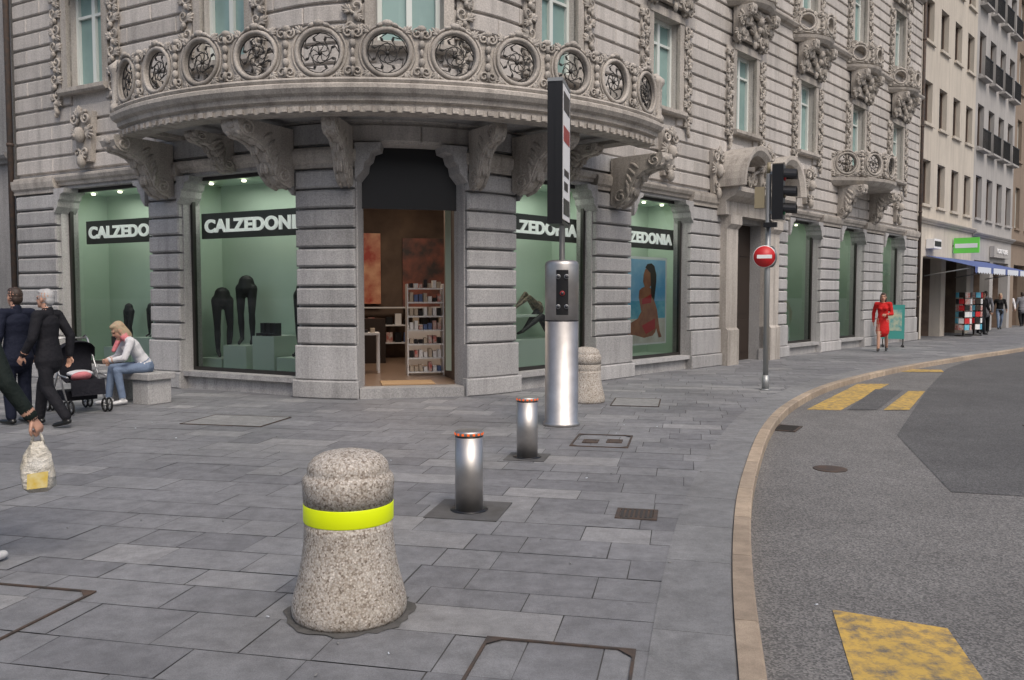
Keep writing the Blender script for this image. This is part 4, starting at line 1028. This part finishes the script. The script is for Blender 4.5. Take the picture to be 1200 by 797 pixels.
for j in range(6):
    a=rad(150-j*16)
    for i in range(9):
        b=math.pi*i/8; vs.append((-.235*math.cos(b),-.02+.26*math.cos(a)*math.sin(b)**.5,.74+.24*math.sin(a)*math.sin(b)**.5))
for j in range(5):
    for i in range(8): fs.append((j*9+i,j*9+i+1,(j+1)*9+i+1,(j+1)*9+i))
mb.add(vs,fs,Mfab,True)
box(mb,-.2,.2,-.22,.12,.17,.3,Mfab)
# folded blanket on the seat
lump(mb,(0,.06,.53),(.17,.15,.05),wht,None,None,14,8); lump(mb,(.04,.2,.5),(.13,.12,.06),pink,Matrix.Rotation(.4,3,'X'),None,14,8)
o=mb.obj('baby_stroller'); o.location=(-5.95,11.35,0); o.rotation_euler=(0,0,yawto(.75,-.65)); 
def legs(loc,yaw,col,J={},h=1.72,vox=.012,name='leg_mannequin'):
    mb=MB(); D=dict(pel=(0,0,.94),hipR=(.09,0,.9),knR=(.09,.02,.5),anR=(.08,0,.1),toR=(.09,.13,.03),hipL=(-.09,0,.9),knL=(-.1,.06,.5),anL=(-.09,.0,.1),toL=(-.1,.13,.03)); D.update(J)
    V3={a:Vector(b) for a,b in D.items()}
    caps(mb,V3['pel']+Vector((0,0,.06)),V3['pel']-Vector((0,0,.04)),.125,.155,col,(1,0,0),.72)
    for s_ in'RL':
        caps(mb,V3['hip'+s_],V3['kn'+s_],.085,.052,col); caps(mb,V3['kn'+s_],V3['kn'+s_].lerp(V3['an'+s_],.35),.05,.052,col); caps(mb,V3['kn'+s_].lerp(V3['an'+s_],.35),V3['an'+s_],.052,.032,col); caps(mb,V3['an'+s_],V3['to'+s_],.035,.026,col)
    o=mb.obj('tmp'); md=o.modifiers.new('r','REMESH'); md.mode='VOXEL'; md.voxel_size=vox
    sm=o.modifiers.new('s','SMOOTH'); sm.iterations=3
    bpy.context.view_layer.update(); me=bpy.data.meshes.new_from_object(o.evaluated_get(bpy.context.evaluated_depsgraph_get())); bpy.data.objects.remove(o)
    me.materials.clear(); me.materials.append(col); me.polygons.foreach_set('use_smooth',[True]*len(me.polygons)); me.polygons.foreach_set('material_index',[0]*len(me.polygons))
    ob=bpy.data.objects.new(name,me); scene.collection.objects.link(ob); ob.location=loc; ob.rotation_euler=(0,0,yaw); ob.scale=(h/1.72,)*3
tight=mk('black_tights',(.012,.012,.014),.6); pat=mk('patterned_tights',(.25,.18,.12),.6,c2=(.02,.02,.02),ns=18)
yl=math.atan2(NL.y,NL.x)-math.pi/2; yr=math.atan2(NR.y,NR.x)-math.pi/2
legs(WLf(-4.28,-.8,.48),yl+1.1,tight,h=1.95); legs(WLf(-3.68,-.8,.72),yl+.5,tight,h=1.9); legs(WLf(-2.35,-.8,.55),yl,tight,h=2.0)
legs(WLf(-6.9,-.85,.6),yl,tight,h=1.3); legs(WLf(-6.2,-.8,.8),yl,tight,h=1.0); legs(WLf(-5.8,-.8,.8),yl,tight,h=.9)
rec=dict(pel=(0,0,.14),hipR=(.09,.03,.14),knR=(.1,.38,.5),anR=(.1,.75,.14),toR=(.1,.9,.1),hipL=(-.09,.03,.14),knL=(-.1,.46,.42),anL=(-.1,.88,.2),toL=(-.1,1.02,.14))
ya=math.atan2(-TR.y,-TR.x)-math.pi/2
legs(WRt(3.95,-.75,.8),ya,tight,rec,1.7); legs(WRt(3.7,-.9,1.25),ya,pat,rec,1.3)
sh2=MB(); box(sh2,2.6,3.9,-1.1,-.7,1.2,1.24,M_plinth,map=WRt); sh2.obj('display_shelf',bld)
legs(WRt(13.4,-.8,.7),yr,tight); legs(WRt(17,-.8,.7),yr,pat); legs(WRt(20.5,-.8,.7),yr,tight)
# ---------------- light, sky, camera
w=bpy.data.worlds.new('World'); scene.world=w; w.use_nodes=True; nt=w.node_tree; bg=nt.nodes['Background']
sk=nt.nodes.new('ShaderNodeTexSky'); sk.sky_type='NISHITA'; sk.sun_disc=False; SE=rad(52)
sdir=Vector((.35,-.8,0)).normalized()
sk.sun_elevation=SE; sk.sun_rotation=math.atan2(sdir.x,sdir.y); sk.air_density=1.0; sk.dust_density=5; sk.ozone_density=1.0
nt.links.new(sk.outputs[0],bg.inputs[0]); bg.inputs[1].default_value=.15
L=bpy.data.lights.new('sun','SUN'); L.energy=1.3; L.angle=rad(25); L.color=(1,.96,.9)
lo=bpy.data.objects.new('sun',L); scene.collection.objects.link(lo)
v=Vector((sdir.x*math.cos(SE),sdir.y*math.cos(SE),math.sin(SE))); lo.rotation_euler=v.to_track_quat('Z','Y').to_euler()
cam=bpy.data.cameras.new('camera'); co=bpy.data.objects.new('camera',cam); scene.collection.objects.link(co)
cam.sensor_width=36; cam.lens=29.2; cam.clip_end=1500; cam.clip_start=.05
co.location=(0,0,1.6); co.rotation_euler=(rad(90-3.1),0,0); scene.camera=co
scene.view_settings.view_transform='Standard'; scene.view_settings.look='None'; scene.view_settings.exposure=0
